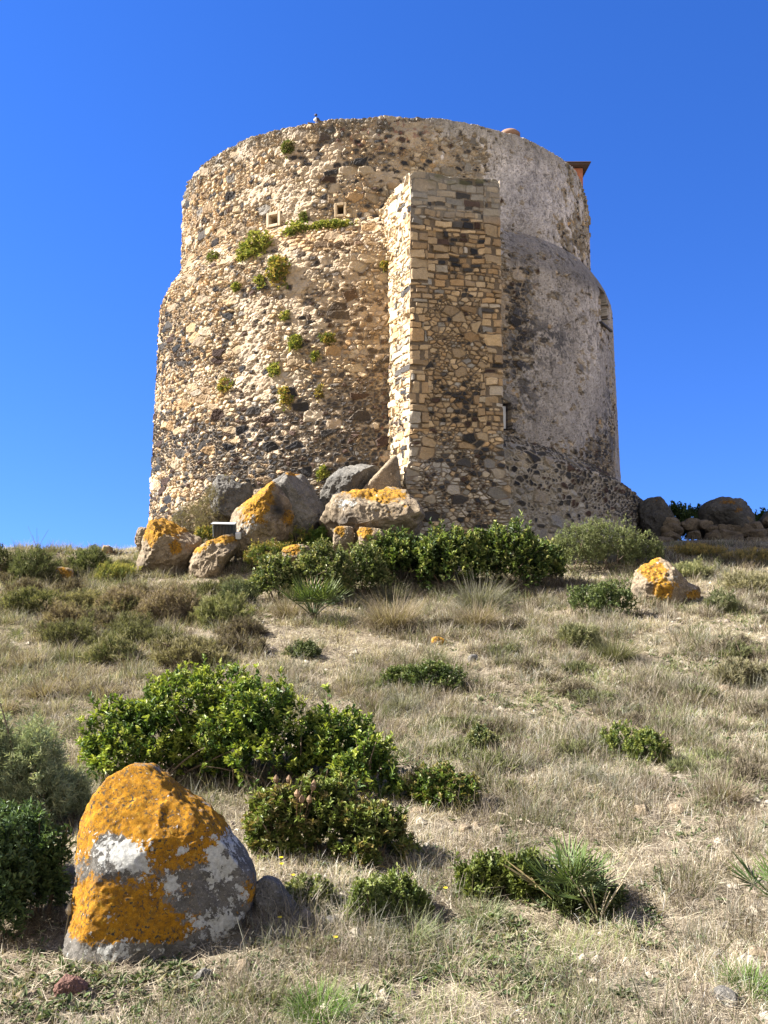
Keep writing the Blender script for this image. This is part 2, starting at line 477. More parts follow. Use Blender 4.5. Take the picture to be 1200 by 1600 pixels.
def finish(S, u, v, seed, pdark, pal, mort, joint=(0.004, 0.022), prot=(0.012, 0.034), rnd=0.05, palmix=None):
    """-> outward height, colour, stone mask"""
    r = S['r']
    d = S['d'] + 0.018 * (fb2(u / 0.06, v / 0.06, seed + 70, 3, .6) - 0.5) * (rnd / 0.05)
    k = sm(joint[0], joint[1], d)
    dome = 1 - (1 - np.clip(d / (rnd * .6), 0, 1)) ** 2
    idx = (r[0] * len(pal)).astype(int) % len(pal)
    c = pal[idx]
    if palmix is not None:
        g = palmix(S['su'], S['sv'])
        idg = (r[1] * len(GREYS)).astype(int) % len(GREYS)
        c = np.where((hf((r[1] * 1e6).astype(int), 0 * idx, seed + 0 * idx) < g)[..., None], GREYS[idg], c)
    isd = r[2] < pdark(S['su'], S['sv'])
    c = np.where(isd[..., None], DARK[(r[1] * len(DARK)).astype(int) % len(DARK)], c)
    c = c * (0.74 + 0.54 * r[3])[..., None]
    fine = fb2(u / 0.07, v / 0.06, seed + 5, 3, .65) - 0.5
    h = k * (prot[0] + prot[1] * r[1]) * (0.35 + 0.65 * dome) + (0.012 + 0.5 * prot[0] * (rnd > 0.04)) * 1.6 * fine
    tu = (u - S['su']); tv = (v - S['sv'])
    h = h + k * np.clip(tu * (r[3] - 0.5) * 0.6 + tv * (r[0] - 0.5) * 0.6, -0.04, 0.04)
    mc = np.asarray(mort) * (0.75 + 0.5 * fb2(u / 0.13, v / 0.13, seed + 8, 3))[..., None]
    col = mc * (1 - k[..., None]) + c * k[..., None]
    col = col * (0.85 + 0.3 * fb2(u / 0.6, v / 0.6, seed + 6, 3))[..., None]
    return h, col, k, isd
def bl(px, py, x, y, rx, ry):
    return np.exp(-(((px - x) / rx) ** 2 + ((py - y) / ry) ** 2))

# ------------------------------------------------------------------ the stone tower
def R_wall(z):
    z = np.asarray(z, float)
    lo = 6.84 - 0.24 * (z - 1.4) / 7.05
    t = np.clip((z - 8.45) / (9.46 - 8.45), 0, 1)
    sh = 6.60 - 0.56 * (0.45 * t + 0.55 * t * t)
    up = 6.02 - 0.04 * (z - 9.46) / 2.4
    return np.where(z < 8.45, lo, np.where(z < 9.46, sh, up))
def wall_at(px, py):
    d = ray(px, py)
    for t in np.linspace(15, 26, 4400):
        p = EYE + d * t
        if math.hypot(p[0] - AX, p[1] - AY) < R_wall(p[2]):
            break
    th = math.atan2(p[0] - AX, AY - p[1])
    return p, th
tower = empty("stone_tower", (AX, AY, 1.6), "round stone watchtower of beige rubble and dark basalt on the hilltop", "tower")
TO = np.array([AX, AY, 1.6])
UR = 6.5
def surf(u, v):
    th = u / UR
    R = R_wall(v)
    return AX + R * np.sin(th), AY - R * np.cos(th), v
def tower_dark(su, sv):
    x, y, z = surf(su, sv); px, py = proj(x, y, z)
    p = 0.17 + 0 * px
    p = np.maximum(p, 0.85 * sm(545, 660, py + 0.18 * (px - 420)) * sm(640, 600, px) * (1 - 0.75 * bl(px, py, 280, 770, 75, 45)))
    p = np.maximum(p, 0.70 * bl(px, py, 340, 690, 70, 45))
    p = np.maximum(p, 0.65 * bl(px, py, 275, 555, 50, 80))
    p = np.maximum(p, 0.50 * bl(px, py, 340, 575, 60, 25))
    p = np.maximum(p, 0.50 * bl(px, py, 520, 500, 90, 70))
    p = np.maximum(p, 0.85 * bl(px, py, 520, 690, 120, 70))
    p = np.maximum(p, 0.40 * bl(px, py, 540, 380, 70, 14))
    p = np.maximum(p, 0.35 * bl(px, py, 560, 215, 130, 90))
    p = p * (1 - 0.9 * bl(px, py, 330, 615, 80, 38)) * (1 - 0.6 * bl(px, py, 480, 590, 60, 30))
    p = np.maximum(p, 0.60 * sm(780, 800, px) * bl(px, py, 810, 520, 45, 150))
    p = np.maximum(p, 0.5 * bl(px, py, 935, 690, 45, 80))
    p = np.maximum(p, 0.7 * bl(px, py, 945, 520, 15, 30))
    p = np.maximum(p, 0.3 * bl(px, py, 900, 360, 35, 90))
    return p
def tower_grey(su, sv):
    x, y, z = surf(su, sv); px, py = proj(x, y, z)
    return np.clip(0.07 + 0.75 * sm(640, 760, px) + 0.25 * sm(640, 760, py) * sm(600, 300, px) * 0 + 0.3 * bl(px, py, 500, 700, 120, 80), 0, 1)
# openings let into the wall: (px0, py0, px1, py1, depth)
OPEN = []
def opening(px0, py0, px1, py1, depth):
    a, t0 = wall_at(px0, (py0 + py1) / 2); b, t1 = wall_at(px1, (py0 + py1) / 2)
    c, _ = wall_at((px0 + px1) / 2, py0); e, _ = wall_at((px0 + px1) / 2, py1)
    OPEN.append((t0, t1, e[2], c[2], depth))
    return t0, t1, e[2], c[2]
vent_a = opening(422, 337, 436, 351, 0.45)
vent_b = opening(527, 322, 538, 336, 0.6)
slit = opening(770, 629, 797, 671, 0.45)
emb = (math.radians(57.5), math.radians(63.0), 7.65, 8.62); OPEN.append((*emb, 0.6))
def wall_part(name, z0, z1, dz, seed):
    thf = np.arange(-1.92, 1.92, dz / 6.6)
    thb = np.linspace(1.92, 2 * math.pi - 1.92, 60)[:-1]
    th = np.concatenate([thf, thb]); nz = int((z1 - z0) / dz) + 1
    zz = np.linspace(z0, z1, nz)
    T, Z = np.meshgrid(th, zz)
    u = T * UR; v = Z
    X, Y, _ = surf(u, v); px, py = proj(X, Y, Z)
    S = mixed(u, v, 0.185, 0.105, seed, 0.15)
    h, col, k, isd = finish(S, u, v, seed, tower_dark, SAND, (.31, .25, .18), palmix=tower_grey, prot=(0.020, 0.046), joint=(0.003, 0.018))
    # mortar smeared over the stones
    sme = sm(0.50, 0.74, fb2(u / 0.8, v / 0.55, seed + 31, 4) + 0.32 * bl(px, py, 470, 470, 60, 70) + 0.3 * bl(px, py, 440, 690, 60, 50) + 0.25 * bl(px, py, 455, 300, 50, 60)
             - 0.18 * sm(420, 300, px) + 0.02)
    sme = sme * (1 - 0.97 * isd)
    mcol = np.array((.47, .375, .265)) * (0.7 + 0.6 * fb2(u / 0.2, v / 0.2, seed + 33, 4))[..., None]
    hm = 0.040 + 0.12 * (fb2(u / 0.16, v / 0.12, seed + 34, 4) - 0.5)
    h = h * (1 - 0.72 * sme) + hm * 0.72 * sme
    col = col * (1 - 0.6 * sme[..., None]) + mcol * 0.6 * sme[..., None]
    # ochre and reddish bands
    oc = 0.6 * bl(px, py, 470, 372, 90, 22) + 0.5 * bl(px, py, 570, 500, 50, 110)
    col = col * (1 - oc[..., None] * 0.5) + oc[..., None] * 0.5 * np.array((.42, .25, .10))
    red = sm(0.62, 0.7, fb2(u / 0.09, v / 0.09, seed + 36, 3)) * (bl(px, py, 600, 205, 90, 25) + bl(px, py, 604, 690, 10, 50))
    col = col * (1 - 0.7 * red[..., None]) + 0.7 * red[..., None] * np.array((.25, .07, .045))
    # old render on the shaded side
    n = fb2(u / 0.5, v / 0.5, seed + 40, 5) - 0.5
    n2 = fb2(u / 0.12, v / 0.12, seed + 41, 4) - 0.5
    pl = np.maximum(bl(px, py, 825, 290, 62, 120) * 1.5, 1.3 * bl(px, py, 700, 190, 130, 28))
    pl = np.maximum(pl, 1.7 * bl(px, py, 885, 590, 85, 130))
    pl = np.maximum(pl, 1.35 * bl(px, py, 875, 470, 75, 70))
    pl = np.maximum(pl, 1.0 * sm(916, 921, px + 6 * n) * sm(460, 430, py))
    pl = np.maximum(pl, 1.0 * sm(956, 960, px) * sm(480, 520, py))
    pl = np.maximum(pl, 1.4 * sm(770, 800, px) * sm(8.2, 8.5, v) * sm(9.5, 9.4, v))
    pl = pl + 0.5 * (1 - sm(770, 800, px)) * 0
    n3 = fb2(u / 0.045, v / 0.04, seed + 47, 3) - 0.5
    plm = sm(0.50, 0.62, pl + 1.5 * n + 1.3 * n2) * sm(640, 700, px)
    plm = plm * (1 - 0.9 * sm(0.65, 0.71, fb2(u / 0.34, v / 0.2, seed + 55, 4, .6)))
    plm = plm * (1 - 0.95 * bl(px, py, 815, 520, 28, 130) * sm(-0.05, 0.06, n2 + 0.5 * n + 0.05))
    pc = np.array((.46, .41, .35)) * (0.78 + 0.5 * fb2(u / 0.35, v / 0.5, seed + 43, 5))[..., None]
    pc = pc * np.clip(1 + 1.3 * n3 + 1.3 * n2 + 0.9 * n, 0.3, 1.6)[..., None]
    pit = sm(0.16, 0.24, n3 + 0.35 * n2)
    pc = pc * (1 - 0.6 * pit[..., None])
    lil = bl(px, py, 820, 300, 60, 70)
    pc = pc * (1 + lil[..., None] * (np.array((.47, .435, .41)) / np.array((.46, .41, .35)) - 1))
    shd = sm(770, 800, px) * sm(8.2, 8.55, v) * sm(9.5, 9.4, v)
    crk = sm(0.030, 0.0, np.abs(fb2(u / 0.9, v / 0.9, seed + 51, 5, .6) - 0.5)) * sm(0.45, 0.6, fb2(u / 0.7, v / 0.7, seed + 52, 2))
    drip = sm(0.52, 0.75, fb2(u / 0.10, v / 1.4, seed + 53, 4)) * sm(-0.2, 0.2, n)
    pc = pc * (1 - 0.22 * drip[..., None]) * (1 - 0.5 * crk[..., None])
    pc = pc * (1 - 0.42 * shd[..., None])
    hp = 0.05 + 0.03 * n2 + 0.03 * n + 0.02 * n3 - 0.02 * pit
    h = h * (1 - plm) + hp * plm
    col = col * (1 - plm[..., None]) + pc * plm[..., None]
    # black weathering streaks
    st = 1.0 * bl(px, py, 862, 535, 34, 42) + 0.5 * bl(px, py, 840, 640, 60, 60) + 0.8 * bl(px, py, 812, 500, 26, 140) + 0.75 * bl(px, py, 930, 700, 40, 70) + 0.6 * bl(px, py, 950, 600, 12, 120) + 0.45 * bl(px, py, 900, 440, 60, 25)
    st = np.clip(st * sm(-0.10, 0.10, n2 + 0.6 * n + 0.5 * n3), 0, 0.85) * sm(700, 790, px)
    col = col * (1 - st[..., None]) + st[..., None] * np.array((.055, .055, .06))
    if z1 > 11:   # grey weathered head of the wall
        tp = sm(11.2, 11.85, v + 0.5 * n)
        col = col * (1 - 0.45 * tp[..., None]) + 0.45 * tp[..., None] * np.array((.20, .185, .155))
    for t0, t1, q0, q1, dep in OPEN:
        a = (sm(t0 - 0.002, t0 + 0.002, T) * sm(t1 + 0.002, t1 - 0.002, T) * sm(q0 - 0.012, q0 + 0.012, Z) * sm(q1 + 0.012, q1 - 0.012, Z))
        h = h * (1 - a) - dep * a
    back = (np.abs((T + math.pi) % (2 * math.pi) - math.pi) > 1.95)
    h = np.where(back, 0.02, h)
    R = R_wall(Z) + h
    V = np.stack([AX + R * np.sin(T), AY - R * np.cos(T), Z], -1)
    if z1 > 11:   # broken, uneven rim
        rimz = 0.05 * (fb2(T[-1] * 6.0 / 0.5, 0 * T[-1], 77, 3) - 0.5) + 0.05 * (fb2(T[-1] * 6.0 / 0.1, 0 * T[-1], 78, 2) - 0.5)
        V[..., 2] += (rimz - 0.22 * sm(0.95, 1.2, T[-1]) * sm(2.2, 1.6, T[-1]))[None] * sm(11.2, 11.88, Z)
    nu = len(th)
    return V, col, nu, nz
V, c, nu, nz = wall_part("lower_wall", 1.4, 9.46, 0.02, 100)
mesh("lower_wall", V.reshape(-1, 3) - TO, gridfaces(nu, nz, True), M['stone'], tower, c.reshape(-1, 3))
V, c, nu, nz = wall_part("upper_wall", 9.46, 11.88, 0.02, 200)
top = V[-1]
ring = [V.reshape(-1, 3)]; rc = [c.reshape(-1, 3)]
for f, dz in ((0.985, 0.035), (0.955, 0.05), (0.90, 0.04), (0.875, 0.0), (0.87, -0.6)):
    q = top.copy(); q[:, 0] = AX + (q[:, 0] - AX) * f; q[:, 1] = AY + (q[:, 1] - AY) * f; q[:, 2] += dz
    q[:, 2] += 0.03 * (fb2(q[:, 0] / 0.2, q[:, 1] / 0.2, 5, 2) - 0.5)
    ring.append(q); rc.append(np.broadcast_to(np.array((.24, .215, .175)), q.shape) * (0.7 + 0.6 * fb2(q[:, 0] / 0.15, q[:, 1] / 0.15, 6, 3))[:, None])
mesh("upper_wall", np.vstack(ring) - TO, gridfaces(nu, nz + 5, True), M['stone'], tower, np.vstack(rc))
b = MB(); b.lathe([(0.01, 11.45), (5.3, 11.35), (5.3, 11.2)], 64, (AX, AY, 0), (.35, .31, .26))
mesh("roof_deck", np.vstack(b.v) - TO, np.vstack(b.f4), M['plaster'], tower, np.vstack(b.c))

# vents, slit window, embrasure beam
def frame_on_wall(name, rng, mat, col, t=0.06, dep=0.12, out=0.05, parent=tower):
    t0, t1, z0, z1 = rng
    tm = (t0 + t1) / 2; R = float(R_wall((z0 + z1) / 2))
    er = np.array([math.sin(tm), -math.cos(tm), 0]); et = np.array([math.cos(tm), math.sin(tm), 0]); ez = np.array([0, 0, 1.0])
    Rm = np.stack([et, -er, ez], 1)
    c0 = np.array([AX, AY, 0]) + er * (R + out - dep / 2) + ez * (z0 + z1) / 2 - TO
    wd, ht = (t1 - t0) * R, z1 - z0
    b = MB()
    for s in (-1, 1):
        b.box(c0 + et * s * (wd / 2 + t / 2), (t, dep, ht + 2 * t), Rm, col, 0.008)
        b.box(c0 + ez * s * (ht / 2 + t / 2), (wd - 0.004, dep + 0.006, t), Rm, col, 0.008)
    return b.build(name, mat, parent), c0, er, et, Rm, wd, ht
frame_on_wall("vent_frame", vent_a, M['plaster'], (.50, .40, .28), 0.07, 0.14, 0.06)
frame_on_wall("vent_frame", vent_b, M['plaster'], (.46, .35, .22), 0.06, 0.14, 0.05)
fr, c0, er, et, Rm, wd, ht = frame_on_wall("window", slit, M['plain'], (.012, .016, .05), 0.05, 0.12, -0.12)
fr["label"] = "dark blue framed slit window beside the buttress"
b = MB(); b.box(c0 + et * 0.035 + er * 0.02, (wd * 0.74, 0.02, ht * 0.84), Rm, (.75, .78, .82), 0.003)
b.build("pane", M['plain'], fr)
tm = (emb[0] + emb[1]) / 2
er = np.array([math.sin(tm), -math.cos(tm), 0]); et = np.array([math.cos(tm), math.sin(tm), 0]); Rm = np.stack([et, -er, [0, 0, 1.0]], 1)
R = float(R_wall(7.65))
b = MB(); b.box(np.array([AX, AY, 7.63]) + er * (R + 0.0) - TO, (1.05, 0.22, 0.05), Rm, (.05, .045, .04), 0.01)
b.build("sill_beam", M['plain'], tower)
b = MB(); b.box(np.array([AX, AY, 8.2]) + er * (R - 0.28) + et * 0.12 - TO, (0.16, 0.25, 0.8), Rm, (.24, .20, .15), 0.02)
b.build("embrasure_post", M['plaster'], tower)

# orange turret room on the roof, and a low vent cap
b = MB(); tc0 = np.array([4.93, 23.85, 11.9])
b.box(tc0 - TO, (1.42, 1.6, 1.36), None, (.40, .155, .085), 0.015)
rt = b.build("roof_turret", M['plaster'], tower); rt["label"] = "orange plastered turret room on the roof"
b = MB(); b.box(tc0 + (0, 0, 0.72) - TO, (1.74, 1.95, 0.05), None, (.085, .06, .05), 0.01)
b.box(tc0 + (0, 0, 0.765) - TO, (1.80, 2.0, 0.03), None, (.11, .075, .06), 0.01)
b.build("turret_roof", M['plaster'], rt)
b = MB(); q = P(796, 212, 20.6)
b.lathe([(0.22, -1.0), (0.22, -0.05), (0.27, -0.05), (0.27, 0.03), (0.2, 0.09), (0.02, 0.115)], 28, q - TO, (.26, .16, .11))
b.build("roof_vent", M['plaster'], tower, True)

# ------------------------------------------------------------------ buttress
BA = np.array([0.56, 17.0]); BB = np.array([2.46, 17.43])
e1 = np.append((BB - BA) / np.linalg.norm(BB - BA), 0); e2 = np.array([-e1[1], e1[0], 0])
BW = float(np.linalg.norm(BB - BA)); BZ0, BZ1 = 1.3, 9.63; BO = np.array([BA[0], BA[1], 0])
def jag(z, s): return 0.04 * (fb2(np.asarray(z) / 0.14, 0 * np.asarray(z), s, 2) - 0.5)
def butt_dark(front):
    def f(su, sv):
        if not front:
            p = 0.05 + 0.30 * bl(su, sv, 0.2, 4.6, 0.6, 1.2) + 0.2 * bl(su, sv, 0.5, 7.4, 0.3, 0.5)
            return p
        x = BO[0] + e1[0] * su; y = BO[1] + e1[1] * su; px, py = proj(x, y, sv)
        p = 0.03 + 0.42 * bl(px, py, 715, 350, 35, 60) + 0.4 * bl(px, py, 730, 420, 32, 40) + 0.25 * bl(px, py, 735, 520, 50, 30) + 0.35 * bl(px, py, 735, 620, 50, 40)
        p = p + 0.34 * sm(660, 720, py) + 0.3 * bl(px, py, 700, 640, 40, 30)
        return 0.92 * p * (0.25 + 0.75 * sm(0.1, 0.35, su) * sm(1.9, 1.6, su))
    return f
def butt_face(front, Wd, seed, dx=0.0135):
    nu_ = int(Wd / dx) + 1; nz_ = int((BZ1 - BZ0) / dx) + 1
    U, Z = np.meshgrid(np.linspace(0, Wd, nu_), np.linspace(BZ0, BZ1, nz_))
    wu = U + 0.07 * (fb2(U / 0.22, Z / 0.22, seed + 1, 3) - 0.5); wv = Z + 0.09 * (fb2(U / 0.35, Z / 0.25, seed + 2, 3) - 0.5)
    Q = bricks(wu, wv, 0.15, 0.36, seed); Q2 = bricks(wu, wv, 0.105, 0.21, seed + 7)
    Rb = mixed(U, Z, 0.15, 0.095, seed + 20, 0.2)
    low = 4.15 if front else 3.3
    if front:
        edge = np.minimum(U, Wd - U); cen = sm(0.30, 0.5, edge + 0.30 * (vn2(Z / 0.3, U * 0 + (U > Wd / 2), 5) - 0.5))
        zone = cen * (0.35 + 0.65 * sm(7.5, 6.2, Z)) + 0.4 * (fb2(U / 0.5, Z / 0.4, seed + 9, 3) - 0.5)
        rub = (zone > 0.55) | (Z < low)
    else:
        rub = (fb2(U / 0.5, Z / 0.4, seed + 9, 3) > 0.52) & (U > 0.25)
    Q3 = bricks(wu, wv, 0.215, 0.40, seed + 3)
    if front: Q = merge((Q3, Q), (np.minimum(U, Wd - U) < 0.36) & (vn2(Z / 0.5, 0 * Z, 4) > 0.35))
    S = merge((Rb, merge((Q2, Q), hf(np.floor(wv / 0.6).astype(int), np.floor(wu / 0.8).astype(int), seed + 0 * np.floor(wv).astype(int)) < 0.35)), rub)
    if front:
        sand = (0.55 * SAND + 0.45 * SAND.mean(0)) * np.array((0.84, 0.79, 0.73)); mort = (.15, .115, .08)
        pal = lambda su, sv: np.clip(0.08 + 0.8 * sm(4.3, 3.7, sv) + 0.5 * sm(8.6, 9.1, sv), 0, 1)
    else:
        sand = SAND * np.array((1.0, 0.98, 0.95)); mort = (.44, .36, .25); pal = lambda su, sv: 0.1 + 0 * su
    sand = np.vstack([sand, sand[[1, 4, 6]] * 1.12])
    h, col, k, isd = finish(S, U, Z, seed, butt_dark(front), sand, mort, joint=(0.003, 0.016), prot=(0.016, 0.026), rnd=0.03, palmix=pal)
    if front:
        tpm = sm(8.55, 8.95, Z + 0.4 * (fb2(U / 0.4, Z / 0.4, 8, 3) - 0.5))
        lime = np.array((.25, .235, .20)) * (0.7 + 0.6 * fb2(U / 0.3, Z / 0.1, 9, 4))[..., None]
        tm_ = tpm * (1 - 0.85 * isd)
        col = col * (1 - 0.6 * tm_[..., None]) + 0.6 * tm_[..., None] * lime
        h = h * (1 - 0.6 * tpm) + 0.02 * tpm * 0.6
        moss = sm(0.5, 0.65, fb2(U / 0.3, Z / 0.15, 12, 3)) * sm(9.3, 9.55, Z)
        col = col * (1 - 0.5 * moss[..., None]) + 0.5 * moss[..., None] * np.array((.12, .12, .05))
        pale = sm(4.45, 4.0, Z)
        col = col * (1 + 0.25 * pale[..., None])
    ed = np.minimum(U, Wd - U) if front else U
    f = sm(0.0, 0.045, ed)
    h = h * f + 0.012 * (1 - f)
    bat = 0.05 * (1 - (Z - BZ0) / (BZ1 - BZ0)) + 0.10 * sm(3.7, 3.1, Z)
    jl = jag(Z, 61); jr = jag(Z, 62)
    if front:
        uu = U + (-(bat + jl + 0.012) * sm(0.15, 0, U) + (bat + jr + 0.012) * sm(Wd - 0.15, Wd, U))
        V = BO + e1 * uu[..., None] - e2 * (h + jag(Z, 63) * sm(0.12, 0, U) + bat)[..., None]
    else:
        V = BO + e2 * (U - (bat + jag(Z, 63) + 0.012) * sm(0.15, 0, U))[..., None] - e1 * (h + (bat + jl) + 0.09 * U)[..., None]
        # keep the shared corner in one place
        V = np.where((U < 1e-6)[..., None], BO - e1 * (bat + jl + 0.012)[..., None] - e2 * (0.012 + jag(Z, 63) + bat)[..., None], V)
    V[..., 2] = Z - sm(BZ1 - 0.35, BZ1, Z) * (0.13 * np.clip(fb2(U / 0.22, 0 * U, 90 + (not front), 3) - 0.42, 0, 1) + 0.06 * sm(0.10, 0, np.minimum(U, Wd - U)))
    return V.reshape(-1, 3), col.reshape(-1, 3), gridfaces(nu_, nz_)
bv, bc, bf = [], [], []
n0 = 0
for fr_, wd_ in ((True, BW), (False, 2.5)):
    V, c, F = butt_face(fr_, wd_, 300 if fr_ else 340)
    if not fr_: F = F[:, ::-1]
    bv.append(V); bc.append(c); bf.append(F + n0); n0 += len(V)
# right flank and back, plain
z_ = np.linspace(BZ0, BZ1, 120); u_ = np.linspace(0, 2.6, 50)
U, Z = np.meshgrid(u_, z_)
bat = 0.05 * (1 - (Z - BZ0) / (BZ1 - BZ0)) + 0.10 * sm(3.7, 3.1, Z)
V = BO + e1 * (BW + bat + 0.012 + jag(Z, 62))[..., None] + e2 * (U - (0.012 + bat) * (U == 0))[..., None]; V[..., 2] = Z
bv.append(V.reshape(-1, 3)); bc.append(np.broadcast_to(np.array((.27, .225, .165)), (V.size // 3, 3)) * (0.6 + 0.8 * fb2(U / 0.3, Z / 0.12, 5, 2)).reshape(-1, 1)); bf.append(gridfaces(50, 120) + n0); n0 += V.size // 3
bt = mesh("buttress", np.vstack(bv) - TO, np.vstack(bf), M['stone'], tower, np.vstack(bc))
bt["label"] = "tall square buttress of coursed stone against the wall"
Rm = np.stack([e1, e2, [0, 0, 1.0]], 1)
b = MB(); b.box(BO + e1 * BW / 2 + e2 * 1.25 + np.array([0, 0, BZ1 - 0.04]) - TO, (BW - 0.05, 2.40, 0.07), Rm, (.27, .25, .20), 0.02)
b.build("coping", M['plaster'], bt)

# ------------------------------------------------------------------ sloping apron wall on the right of the buttress
dth = 0.016 / 7.5
th = np.arange(math.radians(8), math.radians(84), dth)
def ap_prof(t, th):
    zt = np.interp(np.degrees(th), [8, 23, 50, 75, 84], [4.6, 4.36, 3.85, 3.34, 3.05])
    Rt = R_wall(zt)
    # t: 0..0.3 slope, 0.3..1 face
    a = np.clip(t / 0.22, 0, 1); bq = np.clip((t - 0.22) / 0.78, 0, 1)
    R = Rt - 0.02 + 0.66 * a + 0.14 * bq
    z = zt - 0.50 * a - (zt - 0.50 - 1.35) * bq
    return R, z
nt_ = 230
T, TT = np.meshgrid(th, np.linspace(1, 0, nt_))
R, Z = ap_prof(TT, T)
S_ = (1 - TT) * 3.3
U = T * 7.4
def apd(su, sv):
    thd = np.degrees(su / 7.4)
    return np.clip(0.16 + 0.66 * sm(0.9, 2.3, sv + 0.025 * (thd - 40)) * sm(18, 28, thd) + 0.15 * sm(40, 60, thd), 0, 0.85)
Sx = mixed(U, S_, 0.20, 0.15, 500, 0.12)
h, col, k, isd = finish(Sx, U, S_, 500, apd, GREYS * 1.05, (.33, .29, .235), joint=(0.010, 0.026), prot=(0.018, 0.038), rnd=0.08)
R = R + h
edgef = sm(math.radians(84), math.radians(84) - 0.01, T)
V = np.stack([AX + R * np.sin(T), AY - R * np.cos(T), Z + h * 0.3], -1)
# close the end and the top inwards
endc = V[:, -1:].copy(); endc[..., 0] = AX + (endc[..., 0] - AX) * 0.84; endc[..., 1] = AY + (endc[..., 1] - AY) * 0.84
V = np.concatenate([V, endc], 1); col = np.concatenate([col, col[:, -1:]], 1)
ap = mesh("apron_wall", V.reshape(-1, 3) - TO, gridfaces(len(th) + 1, nt_)[:, ::1], M['stone'], tower, col.reshape(-1, 3))
ap["label"] = "sloping apron of dark rounded stones at the tower foot"
# ------------------------------------------------------------------ ground sheet
def spaced(a, b, step, far, ratio=1.25):
    c = list(np.arange(a, b + 1e-9, step)); s = step
    lo, hi = [], []
    x = a; s = step
    while x > -far: s *= ratio; x -= s; lo.append(x)
    x = b; s = step
    while x < far: s *= ratio; x += s; hi.append(x)
    return np.array(lo[::-1] + c + hi)
gx = spaced(-11, 11, 0.06, 500); gyv = spaced(1.2, 22, 0.06, 600)
X, Y = np.meshgrid(gx, gyv)
Z = ground(X, Y)
def mat_soil():
    m, n, l = newmat("soil and thatch")
    tc = n.new("ShaderNodeTexCoord").outputs['Object']
    n1 = noise(n, l, tc, 1.4, 6, 0.6); n2 = noise(n, l, tc, 9, 7, 0.7); n3 = noise(n, l, tc, 70, 5, 0.75)
    c = mixc(n, l, ramp(n, l, n2, 0.3, 0.7), (0.12, 0.095, 0.068), (0.34, 0.285, 0.205))
    c = mixc(n, l, math_(n, l, 'MULTIPLY', ramp(n, l, n1, 0.5, 0.7), 0.6), c, (0.16, 0.155, 0.075))
    c = mixc(n, l, 0.8, c, math_(n, l, 'ADD', n3, 0.45), 'MULTIPLY')
    princ(n, l, c, 0.97, 0.05, math_(n, l, 'ADD', n3, n2), 0.9, 0.03)
    return m
g_ = mesh("ground", np.stack([X, Y, Z], -1).reshape(-1, 3), gridfaces(len(gx), len(gyv)), mat_soil(), None, None, True)
tag(g_, "dry hillside rising to the tower", None, None, "structure")
